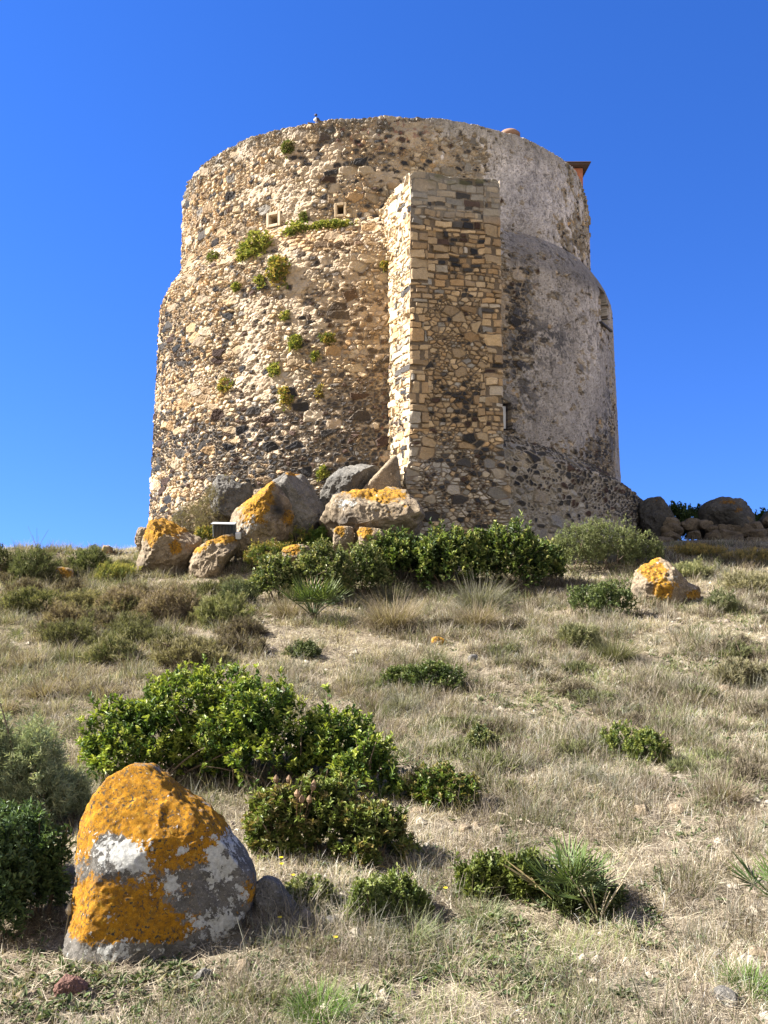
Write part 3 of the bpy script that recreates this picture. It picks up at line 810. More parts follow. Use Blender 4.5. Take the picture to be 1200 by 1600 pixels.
# ------------------------------------------------------------------ rocks
def rock_mesh(outline, Y, thick, seed, amp=0.09, nphi=170, npsi=100, e=(0.48, 0.7), planes=None, lean=0.0, nplanes=9, maskf=None, sink=0.0):
    pts = np.array(outline, float)
    cpx = (pts.max(0) + pts.min(0)) / 2
    C = P(cpx[0], cpx[1], Y)
    D = (C - EYE) @ np.array([0, CP, SP])
    L = np.stack([(pts[:, 0] - cpx[0]) / FPX * D, (cpx[1] - pts[:, 1]) / FPX * D], 1)
    if sink: L[L[:, 1] < L[:, 1].min() + 0.25 * np.ptp(L[:, 1]), 1] -= sink
    ph = np.linspace(-math.pi, math.pi, nphi, endpoint=False)
    Rr = np.zeros(nphi)
    A, B = L, np.roll(L, -1, 0)
    for i, p in enumerate(ph):
        d = np.array([math.cos(p), math.sin(p)])
        e_ = B - A; den = d[0] * e_[:, 1] - d[1] * e_[:, 0]
        den = np.where(np.abs(den) < 1e-9, 1e-9, den)
        t = (A[:, 0] * e_[:, 1] - A[:, 1] * e_[:, 0]) / den; s = (A[:, 0] * d[1] - A[:, 1] * d[0]) / den
        ok = (t > 0) & (s >= -1e-6) & (s <= 1 + 1e-6)
        Rr[i] = t[ok].max() if ok.any() else 0.1
    ks = max(1, nphi // 70)
    Rr = np.convolve(np.concatenate([Rr[-ks:], Rr, Rr[:ks]]), np.ones(2 * ks + 1) / (2 * ks + 1), 'valid')
    ps = np.linspace(-math.pi / 2, math.pi / 2, npsi)
    PH, PS = np.meshgrid(ph, ps)
    Cc = np.abs(np.cos(PS)) ** e[0]; Ss = np.sign(np.sin(PS)) * np.abs(np.sin(PS)) ** e[1]
    rr = Rr[None] * Cc
    p = np.stack([rr * np.cos(PH), thick * Ss, rr * np.sin(PH)], -1)
    rng = np.random.default_rng(seed)
    pl = list(planes or [])
    for _ in range(nplanes):
        n = rng.normal(size=3); n[1] = -abs(n[1]) - 0.3 if rng.random() < 0.8 else n[1]; n /= np.linalg.norm(n)
        pl.append((n, rng.uniform(0.62, 0.88)))
    for n, f in pl:
        n = np.asarray(n, float); n = n / np.linalg.norm(n)
        q = p @ n; off = q.max() * f
        sz_ = 0.014 * q.max(); ex = sz_ * np.log1p(np.exp(np.clip((q - off) / sz_, -30, 30)))
        p = p - (ex * 0.9)[..., None] * n
    p[..., 1] += lean * p[..., 2]
    size = max(np.ptp(L[:, 0]), np.ptp(L[:, 1]))
    dirn = p / (np.linalg.norm(p, axis=-1, keepdims=True) + 1e-6)
    sft = np.array([seed * 1.37, seed * 0.71, -seed * 0.9])
    q = p + sft
    a = amp * size
    p = p + dirn * (a * 1.0 * (fb3(q, 3.2 / size, seed, 3) - 0.5) + a * 0.7 * (np.abs(fb3(q, 7 / size, seed + 3, 4, .6) - 0.5) * -2.4 + 0.3) + a * 0.45 * (fb3(q, 22 / size, seed + 5, 4, .6) - 0.5))[..., None]
    V = p + C
    F = gridfaces(nphi, npsi, True)
    # normals on the grid for the lichen masks
    du = np.roll(p, -1, 1) - np.roll(p, 1, 1); dv = np.gradient(p, axis=0)
    N = np.cross(du, dv); N /= np.linalg.norm(N, axis=-1, keepdims=True) + 1e-9
    px, py = proj(V[..., 0], V[..., 1], V[..., 2])
    msk = np.zeros(V.shape)
    if maskf is not None:
        r = maskf(px, py, N, p / size)
        for i in range(3): msk[..., i] = r[i]
    # close the poles by pulling the first/last ring together
    return V.reshape(-1, 3), F, msk.reshape(-1, 3), C
def lich(top=0.6, left=0.3, white=0.15, base=0.0, dark=0.0):
    def f(px, py, N, q):
        o = base + top * sm(0.1, 0.85, N[..., 2]) + left * sm(0.2, 0.9, -N[..., 0])
        return o, white + 0 * o, dark * sm(0.3, -0.4, N[..., 2])
    return f
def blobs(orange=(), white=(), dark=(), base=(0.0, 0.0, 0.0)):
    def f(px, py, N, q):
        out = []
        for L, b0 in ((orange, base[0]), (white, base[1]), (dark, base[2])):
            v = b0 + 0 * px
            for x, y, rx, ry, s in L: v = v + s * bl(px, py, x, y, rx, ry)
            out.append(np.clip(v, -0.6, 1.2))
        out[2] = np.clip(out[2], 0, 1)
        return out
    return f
def rock(name, label, outline, Y, thick, seed, mat='basalt', mask=None, cat="boulder", group=None, parent=None, **kw):
    V, F, msk, C = rock_mesh(outline, Y, thick, seed, maskf=mask, **kw)
    base = np.array([C[0], C[1], V[:, 2].min()])
    o = mesh(name, V - base, F, M[mat], parent, msk, True, base, "Mask")
    if parent is None: tag(o, label, cat, group)
    return o
def rbox(x0, y0, x1, y1, seed, n=11):
    """an uneven outline inside a pixel box"""
    rng = np.random.default_rng(seed); cx, cy = (x0 + x1) / 2, (y0 + y1) / 2
    pts = []
    for k in range(n):
        a = 2 * math.pi * k / n + rng.uniform(-0.2, 0.2); f = rng.uniform(0.82, 1.02)
        c, s = math.cos(a), math.sin(a)
        pts.append((cx + (x1 - x0) / 2 * f * np.sign(c) * abs(c) ** 0.75, cy - (y1 - y0) / 2 * f * np.sign(s) * abs(s) ** 0.75))
    return pts
def gy(px, py): return float(at(px, py)[1])

# foreground
Yh = gy(250, 1500) + 0.20
rock("lichen_boulder", "big leaning boulder thick with orange and white lichen in the foreground", [(119, 1300), (126, 1268), (150, 1236), (178, 1212), (205, 1206), (232, 1214), (246, 1230), (264, 1248),
     (298, 1264), (326, 1284), (346, 1308), (368, 1338), (388, 1362), (396, 1385), (393, 1408), (380, 1440), (330, 1475), (270, 1500), (235, 1520), (180, 1535), (120, 1530), (116, 1490), (122, 1420), (118, 1360)],
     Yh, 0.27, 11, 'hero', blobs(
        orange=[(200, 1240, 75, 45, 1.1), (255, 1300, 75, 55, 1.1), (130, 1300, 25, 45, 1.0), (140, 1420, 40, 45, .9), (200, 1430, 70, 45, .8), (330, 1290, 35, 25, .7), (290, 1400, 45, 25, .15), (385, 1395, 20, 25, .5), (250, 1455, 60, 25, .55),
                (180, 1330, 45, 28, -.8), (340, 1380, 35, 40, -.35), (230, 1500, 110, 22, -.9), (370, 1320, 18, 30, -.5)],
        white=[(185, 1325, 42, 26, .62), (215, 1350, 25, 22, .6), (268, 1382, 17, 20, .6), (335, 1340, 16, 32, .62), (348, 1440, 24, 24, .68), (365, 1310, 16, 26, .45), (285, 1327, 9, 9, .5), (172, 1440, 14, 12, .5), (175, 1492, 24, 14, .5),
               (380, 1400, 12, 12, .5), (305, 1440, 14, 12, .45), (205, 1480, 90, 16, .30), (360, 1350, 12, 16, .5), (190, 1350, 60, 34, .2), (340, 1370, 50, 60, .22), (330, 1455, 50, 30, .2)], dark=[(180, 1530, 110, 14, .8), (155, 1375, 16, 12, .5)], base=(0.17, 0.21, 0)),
     amp=0.042, nphi=420, npsi=260, e=(0.34, 0.7), nplanes=2,
     planes=[((-0.72, -0.66, 0.2), 0.77), ((0.15, -0.97, 0.2), 0.66), ((0.32, -0.93, 0.14), 0.68), ((0.5, -0.85, -0.1), 0.72)], lean=0.10, sink=0.05)
rock("stone", "grey wedge of stone leaning beside the big orange boulder", [(398, 1380), (412, 1372), (432, 1378), (455, 1405), (472, 1432), (455, 1448), (400, 1450)], gy(430, 1440) + 0.08, 0.07, 12, 'basalt', blobs(white=[(425, 1428, 18, 10, .6)]), "stone", nplanes=3)
rock("stone", "rough reddish brown stone on the grass below the orange boulder", [(87, 1540), (98, 1527), (112, 1531), (122, 1524), (135, 1532), (133, 1552), (126, 1566), (105, 1567), (92, 1556)], gy(112, 1563) + 0.03, 0.045, 13, 'red_rock', None, "stone", amp=0.12)
rock("stone", "flat grey stone left of the rough reddish stone", [(22, 1556), (30, 1551), (55, 1551), (64, 1557), (60, 1569), (24, 1570)], gy(42, 1566) + 0.03, 0.03, 14, 'pale_rock', None, "stone")
rock("stone", "bluish grey stone with a flat top right of the orange boulder's base", [(299, 1533), (308, 1520), (318, 1514), (332, 1520), (330, 1534), (312, 1545), (303, 1542)], gy(315, 1541) + 0.03, 0.03, 15, 'basalt', None, "stone")
for k, (x0, y0, x1, y1, lb, mt) in enumerate([
    (366, 1500, 391, 1520, "small pale stone a little above the bluish grey stone", 'pale_rock'),
    (398, 1587, 450, 1606, "flat pale stone cut by the bottom edge beside the dark green tuft", 'pale_rock'),
    (536, 1502, 554, 1514, "small whitish stone in bare soil right of the boulder's shadow", 'pale_rock'),
    (500, 1432, 530, 1452, "dull grey stone at the shaded tip of the boulder's shadow", 'basalt'),
    (476, 1520, 500, 1532, "low buff stone in the bare soil above the dark green tuft", 'pale_rock'),
    (1136, 1484, 1168, 1498, "buff flat stone at the right edge, left one of a pair", 'pale_rock'),
    (1170, 1482, 1206, 1504, "buff flat stone at the right edge, right one of a pair", 'pale_rock'),
    (1075, 1502, 1100, 1516, "whitish stone just left of the two flat buff stones", 'pale_rock'),
    (938, 1478, 956, 1488, "small white stone below the front fan palm", 'pale_rock'),
    (716, 1288, 738, 1304, "whitish lump of stone in the shadow's edge below the small green bush", 'pale_rock'),
    (738, 1284, 750, 1294, "smallest whitish stone beside the whitish lump", 'pale_rock'),
    (770, 1290, 786, 1304, "round buff stone left of the bleached stick", 'pale_rock'),
    (990, 1258, 1016, 1274, "pale rough stone among weeds on the right slope, left of two", 'pale_rock'),
    (1042, 1256, 1068, 1274, "pale rough stone among weeds on the right slope, right of two", 'pale_rock'),
    (596, 1136, 614, 1150, "brown stone at the right end of the large bright bush", 'red_rock'),
    (730, 1022, 750, 1038, "dark pointed stone alone on the dry middle slope", 'basalt'),
    (800, 1018, 816, 1030, "small dark stone on the dry slope below the hedge's end", 'basalt'),
    (1120, 1070, 1146, 1084, "flat buff stone below the dark tussock at the right", 'pale_rock'),
    (1160, 1232, 1180, 1246, "chalky stone near the right edge below the green weeds", 'pale_rock'),
    (640, 1262, 668, 1274, "pale flat stone under the reddish leaved bush", 'pale_rock'),
    (130, 1116, 148, 1130, "white stone on dry grass left of the large bright bush", 'pale_rock'),
    (560, 1388, 576, 1398, "grey pebble sized stone inside the low green plants", 'pale_rock')]):
    f = gy((x0 + x1) / 2, y1 - 2); wm = (x1 - x0) / FPX * f
    rock("stone", lb, rbox(x0, y0, x1, y1 + 3, 40 + k), f + wm * 0.3, wm * 0.45, 40 + k, mt, None, "stone", amp=0.08, nphi=48, npsi=28)
rock("stone", "round dark stone with a pale left side in the bottom right grass", [(1118, 1565), (1120, 1550), (1133, 1545), (1148, 1550), (1155, 1565), (1150, 1578), (1125, 1578)], gy(1136, 1574) + 0.04, 0.05, 16, 'basalt', blobs(white=[(1122, 1562, 9, 14, .7)]), "stone", amp=0.04, nphi=60, npsi=36)

# boulders under the tower
OT = lich(0.75, 0.25, 0.12, 0.05)
rock("boulder", "tall pointed boulder with a golden lichen cap left of the tower foot", [(210, 892), (222, 850), (236, 818), (248, 808), (268, 810), (292, 824), (312, 838), (306, 862), (296, 900), (250, 912), (212, 906)], 15.6, 0.62, 21, 'pale_rock', blobs(
     orange=[(248, 815, 25, 22, 1.0), (282, 822, 30, 12, 1.0), (236, 840, 12, 30, .7), (274, 858, 12, 16, .9), (255, 880, 60, 20, -.4)], white=[(245, 855, 16, 14, .4), (268, 838, 18, 10, .35)], dark=[(225, 895, 16, 22, .7)]), planes=[((-0.75, -0.6, 0.1), 0.6), ((0.6, -0.75, 0.1), .75)], sink=0.15, nphi=200, npsi=110)
rock("boulder", "low grey boulder with green succulents on top beside the pointed one", [(296, 905), (300, 868), (306, 858), (340, 842), (366, 832), (371, 856), (352, 880), (340, 905), (318, 915)], 15.2, 0.5, 22, 'pale_rock', blobs(orange=[(345, 843, 30, 9, .9), (310, 858, 14, 8, .8)]), planes=[((-0.5, -0.85, 0), .7)], sink=0.15)
rock("boulder", "tall orange lichened boulder behind the grey floodlight", [(358, 806), (364, 792), (376, 786), (400, 766), (424, 750), (432, 756), (446, 778), (466, 802), (464, 830), (420, 860), (372, 856), (360, 825)], 15.7, 0.6, 23, 'pale_rock', blobs(
     orange=[(405, 772, 24, 22, .9), (395, 800, 26, 28, .7), (450, 808, 16, 16, .75), (415, 755, 14, 8, .6)], white=[(385, 825, 22, 18, .6), (398, 808, 10, 14, .4)], dark=[(432, 788, 11, 20, .75), (440, 800, 14, 9, .6)]), planes=[((-0.6, -0.78, 0.15), .6), ((0.62, -0.75, .1), .62)], sink=0.15, nphi=200, npsi=110)
rock("boulder", "dark grey boulder wrapped in wire net under the tower wall", [(418, 790), (428, 752), (452, 738), (474, 741), (490, 765), (508, 800), (500, 840), (440, 850)], 16.3, 0.6, 24, 'basalt', blobs(orange=[(456, 740, 18, 5, .7)], white=[(445, 752, 20, 8, .3)]), sink=0.15)
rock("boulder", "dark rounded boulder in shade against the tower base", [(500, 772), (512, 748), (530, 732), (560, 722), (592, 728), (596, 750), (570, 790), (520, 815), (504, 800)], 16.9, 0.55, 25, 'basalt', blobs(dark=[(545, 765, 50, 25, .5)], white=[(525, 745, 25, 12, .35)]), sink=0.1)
rock("boulder", "broad flat topped boulder with pale gold top in front of the buttress", [(498, 822), (506, 800), (520, 778), (546, 768), (585, 761), (618, 760), (636, 772), (652, 792), (662, 812), (652, 845), (560, 856), (510, 845)], 15.6, 0.75, 26, 'pale_rock', blobs(
     orange=[(570, 768, 60, 10, .75), (610, 800, 50, 30, .32), (600, 775, 30, 10, .5)], white=[(540, 785, 26, 10, .7), (592, 772, 10, 6, .5), (628, 772, 12, 6, .5), (545, 800, 30, 12, .3)], dark=[(540, 815, 22, 16, .8), (508, 812, 8, 10, .3)]), planes=[((0.1, -0.55, 0.83), .72), ((-0.7, -0.7, 0), .65)], sink=0.2, nphi=220, npsi=120)
rock("boulder", "small orange and dark stone under the broad flat topped boulder, left of two", rbox(517, 819, 556, 856, 3), 14.9, 0.22, 27, 'pale_rock', blobs(orange=[(530, 828, 12, 10, .9)], dark=[(545, 840, 10, 12, .4)]), sink=0.1)
rock("boulder", "small golden stone under the broad flat topped boulder, right of two", rbox(553, 822, 604, 858, 5), 14.8, 0.25, 28, 'pale_rock', blobs(orange=[(570, 832, 20, 12, .8)], white=[(580, 840, 16, 8, .3)]), sink=0.1)
rock("boulder", "yellow lichened stone half hidden in fennel left of the hedge", rbox(440, 850, 488, 872, 6), 14.3, 0.2, 29, 'pale_rock', blobs(orange=[(455, 857, 20, 10, 1.0)]), sink=0.1)
rock("boulder", "dark netted boulder behind the dry shrub at the tower's left foot", [(322, 775), (330, 752), (345, 742), (360, 746), (376, 758), (390, 752), (392, 772), (384, 800), (340, 815)], 17.6, 0.5, 30, 'basalt', blobs(dark=[(355, 770, 50, 30, .35)]), sink=0.1)
rock("boulder", "small rugged stone on the skyline left of the tower", rbox(210, 823, 240, 858, 8), 17.6, 0.2, 31, 'pale_rock', None, amp=0.14, sink=0.1)
rock("boulder", "jagged golden boulder on the right of the slope", [(984, 918), (992, 900), (1003, 876), (1014, 867), (1030, 872), (1042, 884), (1058, 896), (1072, 912), (1092, 917), (1103, 930), (1100, 945), (1082, 962), (1040, 968), (998, 962), (986, 940)], gy(1045, 945) + 0.45, 0.5, 32, 'pale_rock', blobs(
     orange=[(1020, 880, 16, 16, 1.0), (1010, 895, 16, 12, .6), (1036, 920, 20, 20, .95), (1085, 930, 14, 10, .9), (1030, 890, 14, 8, .6)], white=[(1050, 900, 14, 12, .55), (1030, 878, 8, 8, .5), (1090, 920, 9, 5, .5)], dark=[(1000, 925, 14, 10, .5), (1070, 945, 14, 14, .4)]), amp=0.12, nphi=200, npsi=110, sink=0.1)
for args in [  # dark blobs paint the tower's shadow into these three boulders
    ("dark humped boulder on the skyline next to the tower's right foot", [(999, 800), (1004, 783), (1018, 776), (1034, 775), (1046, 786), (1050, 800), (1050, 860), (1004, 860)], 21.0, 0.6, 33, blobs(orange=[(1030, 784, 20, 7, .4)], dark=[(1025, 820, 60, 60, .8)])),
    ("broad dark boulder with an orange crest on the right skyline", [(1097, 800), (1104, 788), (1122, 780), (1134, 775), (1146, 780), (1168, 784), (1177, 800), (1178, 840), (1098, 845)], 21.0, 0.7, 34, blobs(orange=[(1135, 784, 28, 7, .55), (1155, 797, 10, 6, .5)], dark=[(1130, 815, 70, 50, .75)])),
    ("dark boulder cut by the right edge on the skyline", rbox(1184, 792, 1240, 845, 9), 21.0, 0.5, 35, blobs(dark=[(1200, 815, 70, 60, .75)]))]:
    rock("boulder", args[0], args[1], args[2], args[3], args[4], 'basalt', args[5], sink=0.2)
# dry stone wall on the right skyline: one wall, its stones are its fabric
wv_, wf_, wm_ = [], [], []; n0 = 0
rng = np.random.default_rng(5)
for k in range(58):
    x = rng.uniform(1036, 1240); row = k % 4
    y = 850 - row * 10 + rng.uniform(-3, 3) - 0.03 * (x - 1036); s = rng.uniform(15, 28)
    V, F, msk, C = rock_mesh(rbox(x - s * 0.7, y - s * 0.42, x + s * 0.7, y + s * 0.42, 100 + k), 20.2 + row * 0.12 + rng.uniform(0, .1), rng.uniform(.14, .25), 100 + k, maskf=blobs(dark=[(1120, 835, 200, 60, .55)]), nphi=32, npsi=18, nplanes=8, amp=.13)  # dark mask puts the tower's shadow into the wall stones' colour
    wv_.append(V); wf_.append(F + n0); wm_.append(msk); n0 += len(V)
wb = np.array([P(1130, 850, 20.4)[0], 20.4, ground(7.6, 20.4)])
tag(mesh("stone_wall", np.vstack(wv_) - wb, np.vstack(wf_), M['pale_rock'], None, np.vstack(wm_), True, wb, "Mask"), "low tumbled dry stone wall of greyish boulders under the right skyline", "wall")
# low kerb of dark stones along the left crest
wv_, wf_, wm_ = [], [], []; n0 = 0
for k in range(30):
    x = -40 + k * 8.8
    z = ground(P(x, 850, 17.75)[0], 17.75)
    p0 = P(x, 849, 17.75); _, yy = proj(p0[0], 17.75, z)
    V, F, msk, C = rock_mesh(rbox(x - 5, float(yy) - 4 + rng.uniform(-1, 1), x + 5, float(yy) + 8, 200 + k), 17.75 + rng.uniform(-.05, .05), .08, 200 + k, nphi=18, npsi=10, nplanes=2)
    wv_.append(V); wf_.append(F + n0); wm_.append(msk); n0 += len(V)
wb = np.array([-6.3, 17.75, 1.75])
tag(mesh("stone_kerb", np.vstack(wv_) - wb, np.vstack(wf_), M['basalt'], None, np.vstack(wm_), True, wb, "Mask"), "thin line of small dark stones along the left skyline", "kerb")
for k, (box, lb, Y_) in enumerate([((82, 886, 118, 914), "orange lichened stone between dark shrubs on the left slope", None), ((156, 852, 176, 868), "small pale and orange stone near the left skyline", None), ((240, 1004, 280, 1034), "pale slanting slab on the dry slope left of centre", None), ((672, 994, 700, 1010), "small orange stone in pale grass in front of the hedge", None), ((74, 884, 92, 896), "small white stone touching the orange stone on the left slope", None)]):
    f = gy((box[0] + box[2]) / 2, box[3] - 2); wm = (box[2] - box[0]) / FPX * f
    cx_, cy_ = (box[0] + box[2]) / 2, (box[1] + box[3]) / 2
    rock("stone", lb, rbox(*box[:3], box[3] + 4, 60 + k), f + wm * 0.35, wm * 0.45, 70 + k, 'pale_rock', blobs(orange=[(cx_, cy_, 18, 14, (0.95, .45, .05, .8, 0)[k])]), "stone", nphi=60, npsi=36, amp=0.1)
# plastered wall stub at the buttress foot
rock("wall_stub", "sloping pale plastered stub of wall leaning on the buttress foot", [(560, 772), (580, 750), (600, 728), (616, 711), (622, 716), (625, 745), (628, 790), (560, 800)], 16.75, 0.3, 36, 'pale_rock', blobs(white=[(600, 740, 60, 50, .12)]), "wall", amp=0.03, e=(0.3, 0.5), nplanes=0)
# floodlight by the boulders
f0 = P(351, 832, 15.35); s_ = 15.5 / FPX
fl = empty("floodlight", f0 - np.array([0, 0, 0.3]), "grey ribbed floodlight housing between the boulders at the tower foot", "floodlight")
Rm = np.array(Matrix.Rotation(0.22, 3, 'X') @ Matrix.Rotation(-0.12, 3, 'Z'))
b = MB(); c = np.array([0, 0, 0.34])
b.box(c, (0.44, 0.08, 0.27), Rm, (.075, .085, .09), 0.015)
for k in range(15): b.box(c + Rm @ np.array([-0.19 + k * 0.0272, -0.055, -0.01]), (0.009, 0.034, 0.22), Rm, (.085, .095, .10))
b.box(c + Rm @ np.array([0, -0.03, 0.135]), (0.45, 0.15, 0.016), Rm, (.35, .37, .38), 0.004)
b.build("housing", M['plain'], fl)
b = MB(); b.box(np.array([0.265, -0.05, 0.24]), (0.10, 0.09, 0.13), Rm, (.62, .62, .60), 0.012); b.build("junction_box", M['plain'], fl)
for s in (-1, 1):
    b = MB(); b.tube([(s * 0.18, 0.03, 0.3), (s * 0.19, 0.05, 0.1), (s * 0.19, 0.05, -0.25)], 0.013, 6, (.05, .05, .05))
    b.build("bracket", M['plain'], fl)
# metal pole at the buttress foot
b = MB(); q = P(622, 772, 16.6); b.tube([(0, 0, 0), (0, 0, 0.42)], 0.02, 8, (.22, .24, .27)); b.lathe([(0.028, 0.42), (0.028, 0.44), (0.001, 0.445)], 8)
tag(b.build("metal_post", M['plain'], None, False, q), "thin grey metal post at the foot of the buttress corner", "post")
# bird on the rim
q = np.array([*(P(495, 188, 19.25)[:2]), 0]); q[2] = P(495, 187.5, 19.25)[2] - 0.05
bird = empty("bird", q, "small white fronted dark backed bird perched on the tower rim", "bird")
V, F, msk, C = rock_mesh([(0, 0)] * 0 + [(590, 800), (594, 792), (602, 788), (611, 791), (617, 801), (610, 806), (598, 807)], 19.0, 0.055, 3, amp=0.0, nphi=40, npsi=24, nplanes=0, e=(0.8, 1.0))
V = (V - C) * 0.42
cc = np.where(((V[:, 0] + 0.3 * V[:, 2]) < -0.005)[:, None], (.75, .72, .70), (.05, .045, .06))
mesh("body", V + (0, 0, 0.06), F, M['plain'], bird, cc, True)
b = MB(); b.lathe([(0.001, -0.035), (0.026, -0.022), (0.036, 0.0), (0.03, 0.02), (0.001, 0.036)], 16, (-0.02, 0, 0.17), (.05, .045, .07)); b.build("head", M['plain'], bird, True)
b = MB(); b.lathe([(0.008, 0), (0.001, 0.03)], 8); v = np.vstack(b.v); v = np.stack([-v[:, 2] - 0.052, v[:, 0], v[:, 1] + 0.168], 1); mesh("beak", v, np.vstack(b.f4), M['plain'], bird, np.full((len(v), 3), .12))
for s in (-1, 1):
    b = MB(); b.tube([(0.0, s * 0.02, 0.04), (0.0, s * 0.02, 0.0)], 0.004, 5, (.3, .1, .08)); b.build("leg", M['plain'], bird)
# ------------------------------------------------------------------ foliage
def basis(d):
    d = d / (np.linalg.norm(d, axis=-1, keepdims=True) + 1e-9)
    up = np.where(np.abs(d[..., 2:3]) > 0.95, np.array([1.0, 0, 0]), np.array([0, 0, 1.0]))
    s = np.cross(d, up); s /= np.linalg.norm(s, axis=-1, keepdims=True) + 1e-9
    return d, s, np.cross(s, d)
def leaf_geo(base, d, roll, L, W, col, fold=0.25, curl=0.12):
    """six-vertex folded leaves"""
    d, s, n = basis(d)
    cr, sr = np.cos(roll)[:, None], np.sin(roll)[:, None]
    s2 = s * cr + n * sr; n2 = n * cr - s * sr
    L = L[:, None]; W = W[:, None]
    b = base; t = base + d * L - n2 * L * curl
    m1 = base + d * L * 0.35 + n2 * W * fold; m2 = base + d * L * 0.72 + n2 * (W * fold - L * curl * 0.5)
    V = np.stack([b, m1 + s2 * W * 0.5, m2 + s2 * W * 0.42, t, m2 - s2 * W * 0.42, m1 - s2 * W * 0.5], 1)
    k = np.arange(len(base))[:, None] * 6
    F = np.concatenate([k + np.array([[0, 1, 2, 3]]), k + np.array([[0, 3, 4, 5]])])
    return V.reshape(-1, 3), F, np.repeat(col, 6, 0)
def blade_geo(base, az, L, W, lean, bend, c0, c1, seg=3):
    """curved tapering grass blades"""
    n = len(base)
    h = np.stack([np.cos(az), np.sin(az), 0 * az], 1); sd = np.stack([-np.sin(az), np.cos(az), 0 * az], 1)
    tw = np.random.default_rng(n).uniform(-1.2, 1.2, n)[:, None]
    sd = sd * np.cos(tw) + h * np.sin(tw)
    rows = []; cols = []
    p = base.copy(); a = lean.copy()
    for k in range(seg + 1):
        f = k / seg
        w_ = (W * (1 - f ** 1.6) * 0.5)[:, None]
        c = c0 * (1 - f) + c1 * f
        if k < seg: rows += [p - sd * w_, p + sd * w_]; cols += [c, c]
        else: rows.append(p); cols.append(c)
        p = p + (h * np.sin(a)[:, None] + np.array([0, 0, 1.0]) * np.cos(a)[:, None]) * (L / seg)[:, None]
        a = a + bend / seg
    m = 2 * seg + 1
    V = np.stack(rows, 1).reshape(-1, 3); C = np.stack(cols, 1).reshape(-1, 3)
    k = np.arange(n)[:, None] * m
    F4 = [k + np.array([[2 * j, 2 * j + 1, 2 * j + 3, 2 * j + 2]]) for j in range(seg - 1)]
    F3 = k + np.array([[2 * seg - 2, 2 * seg - 1, 2 * seg]])
    return V, [np.concatenate(F4) if F4 else np.zeros((0, 4), int), F3], C
def pick(rng, pal, n, var=0.25):
    pal = np.asarray(pal, float)
    c = pal[rng.integers(0, len(pal), n)]
    return c * rng.uniform(1 - var, 1 + var, (n, 1))
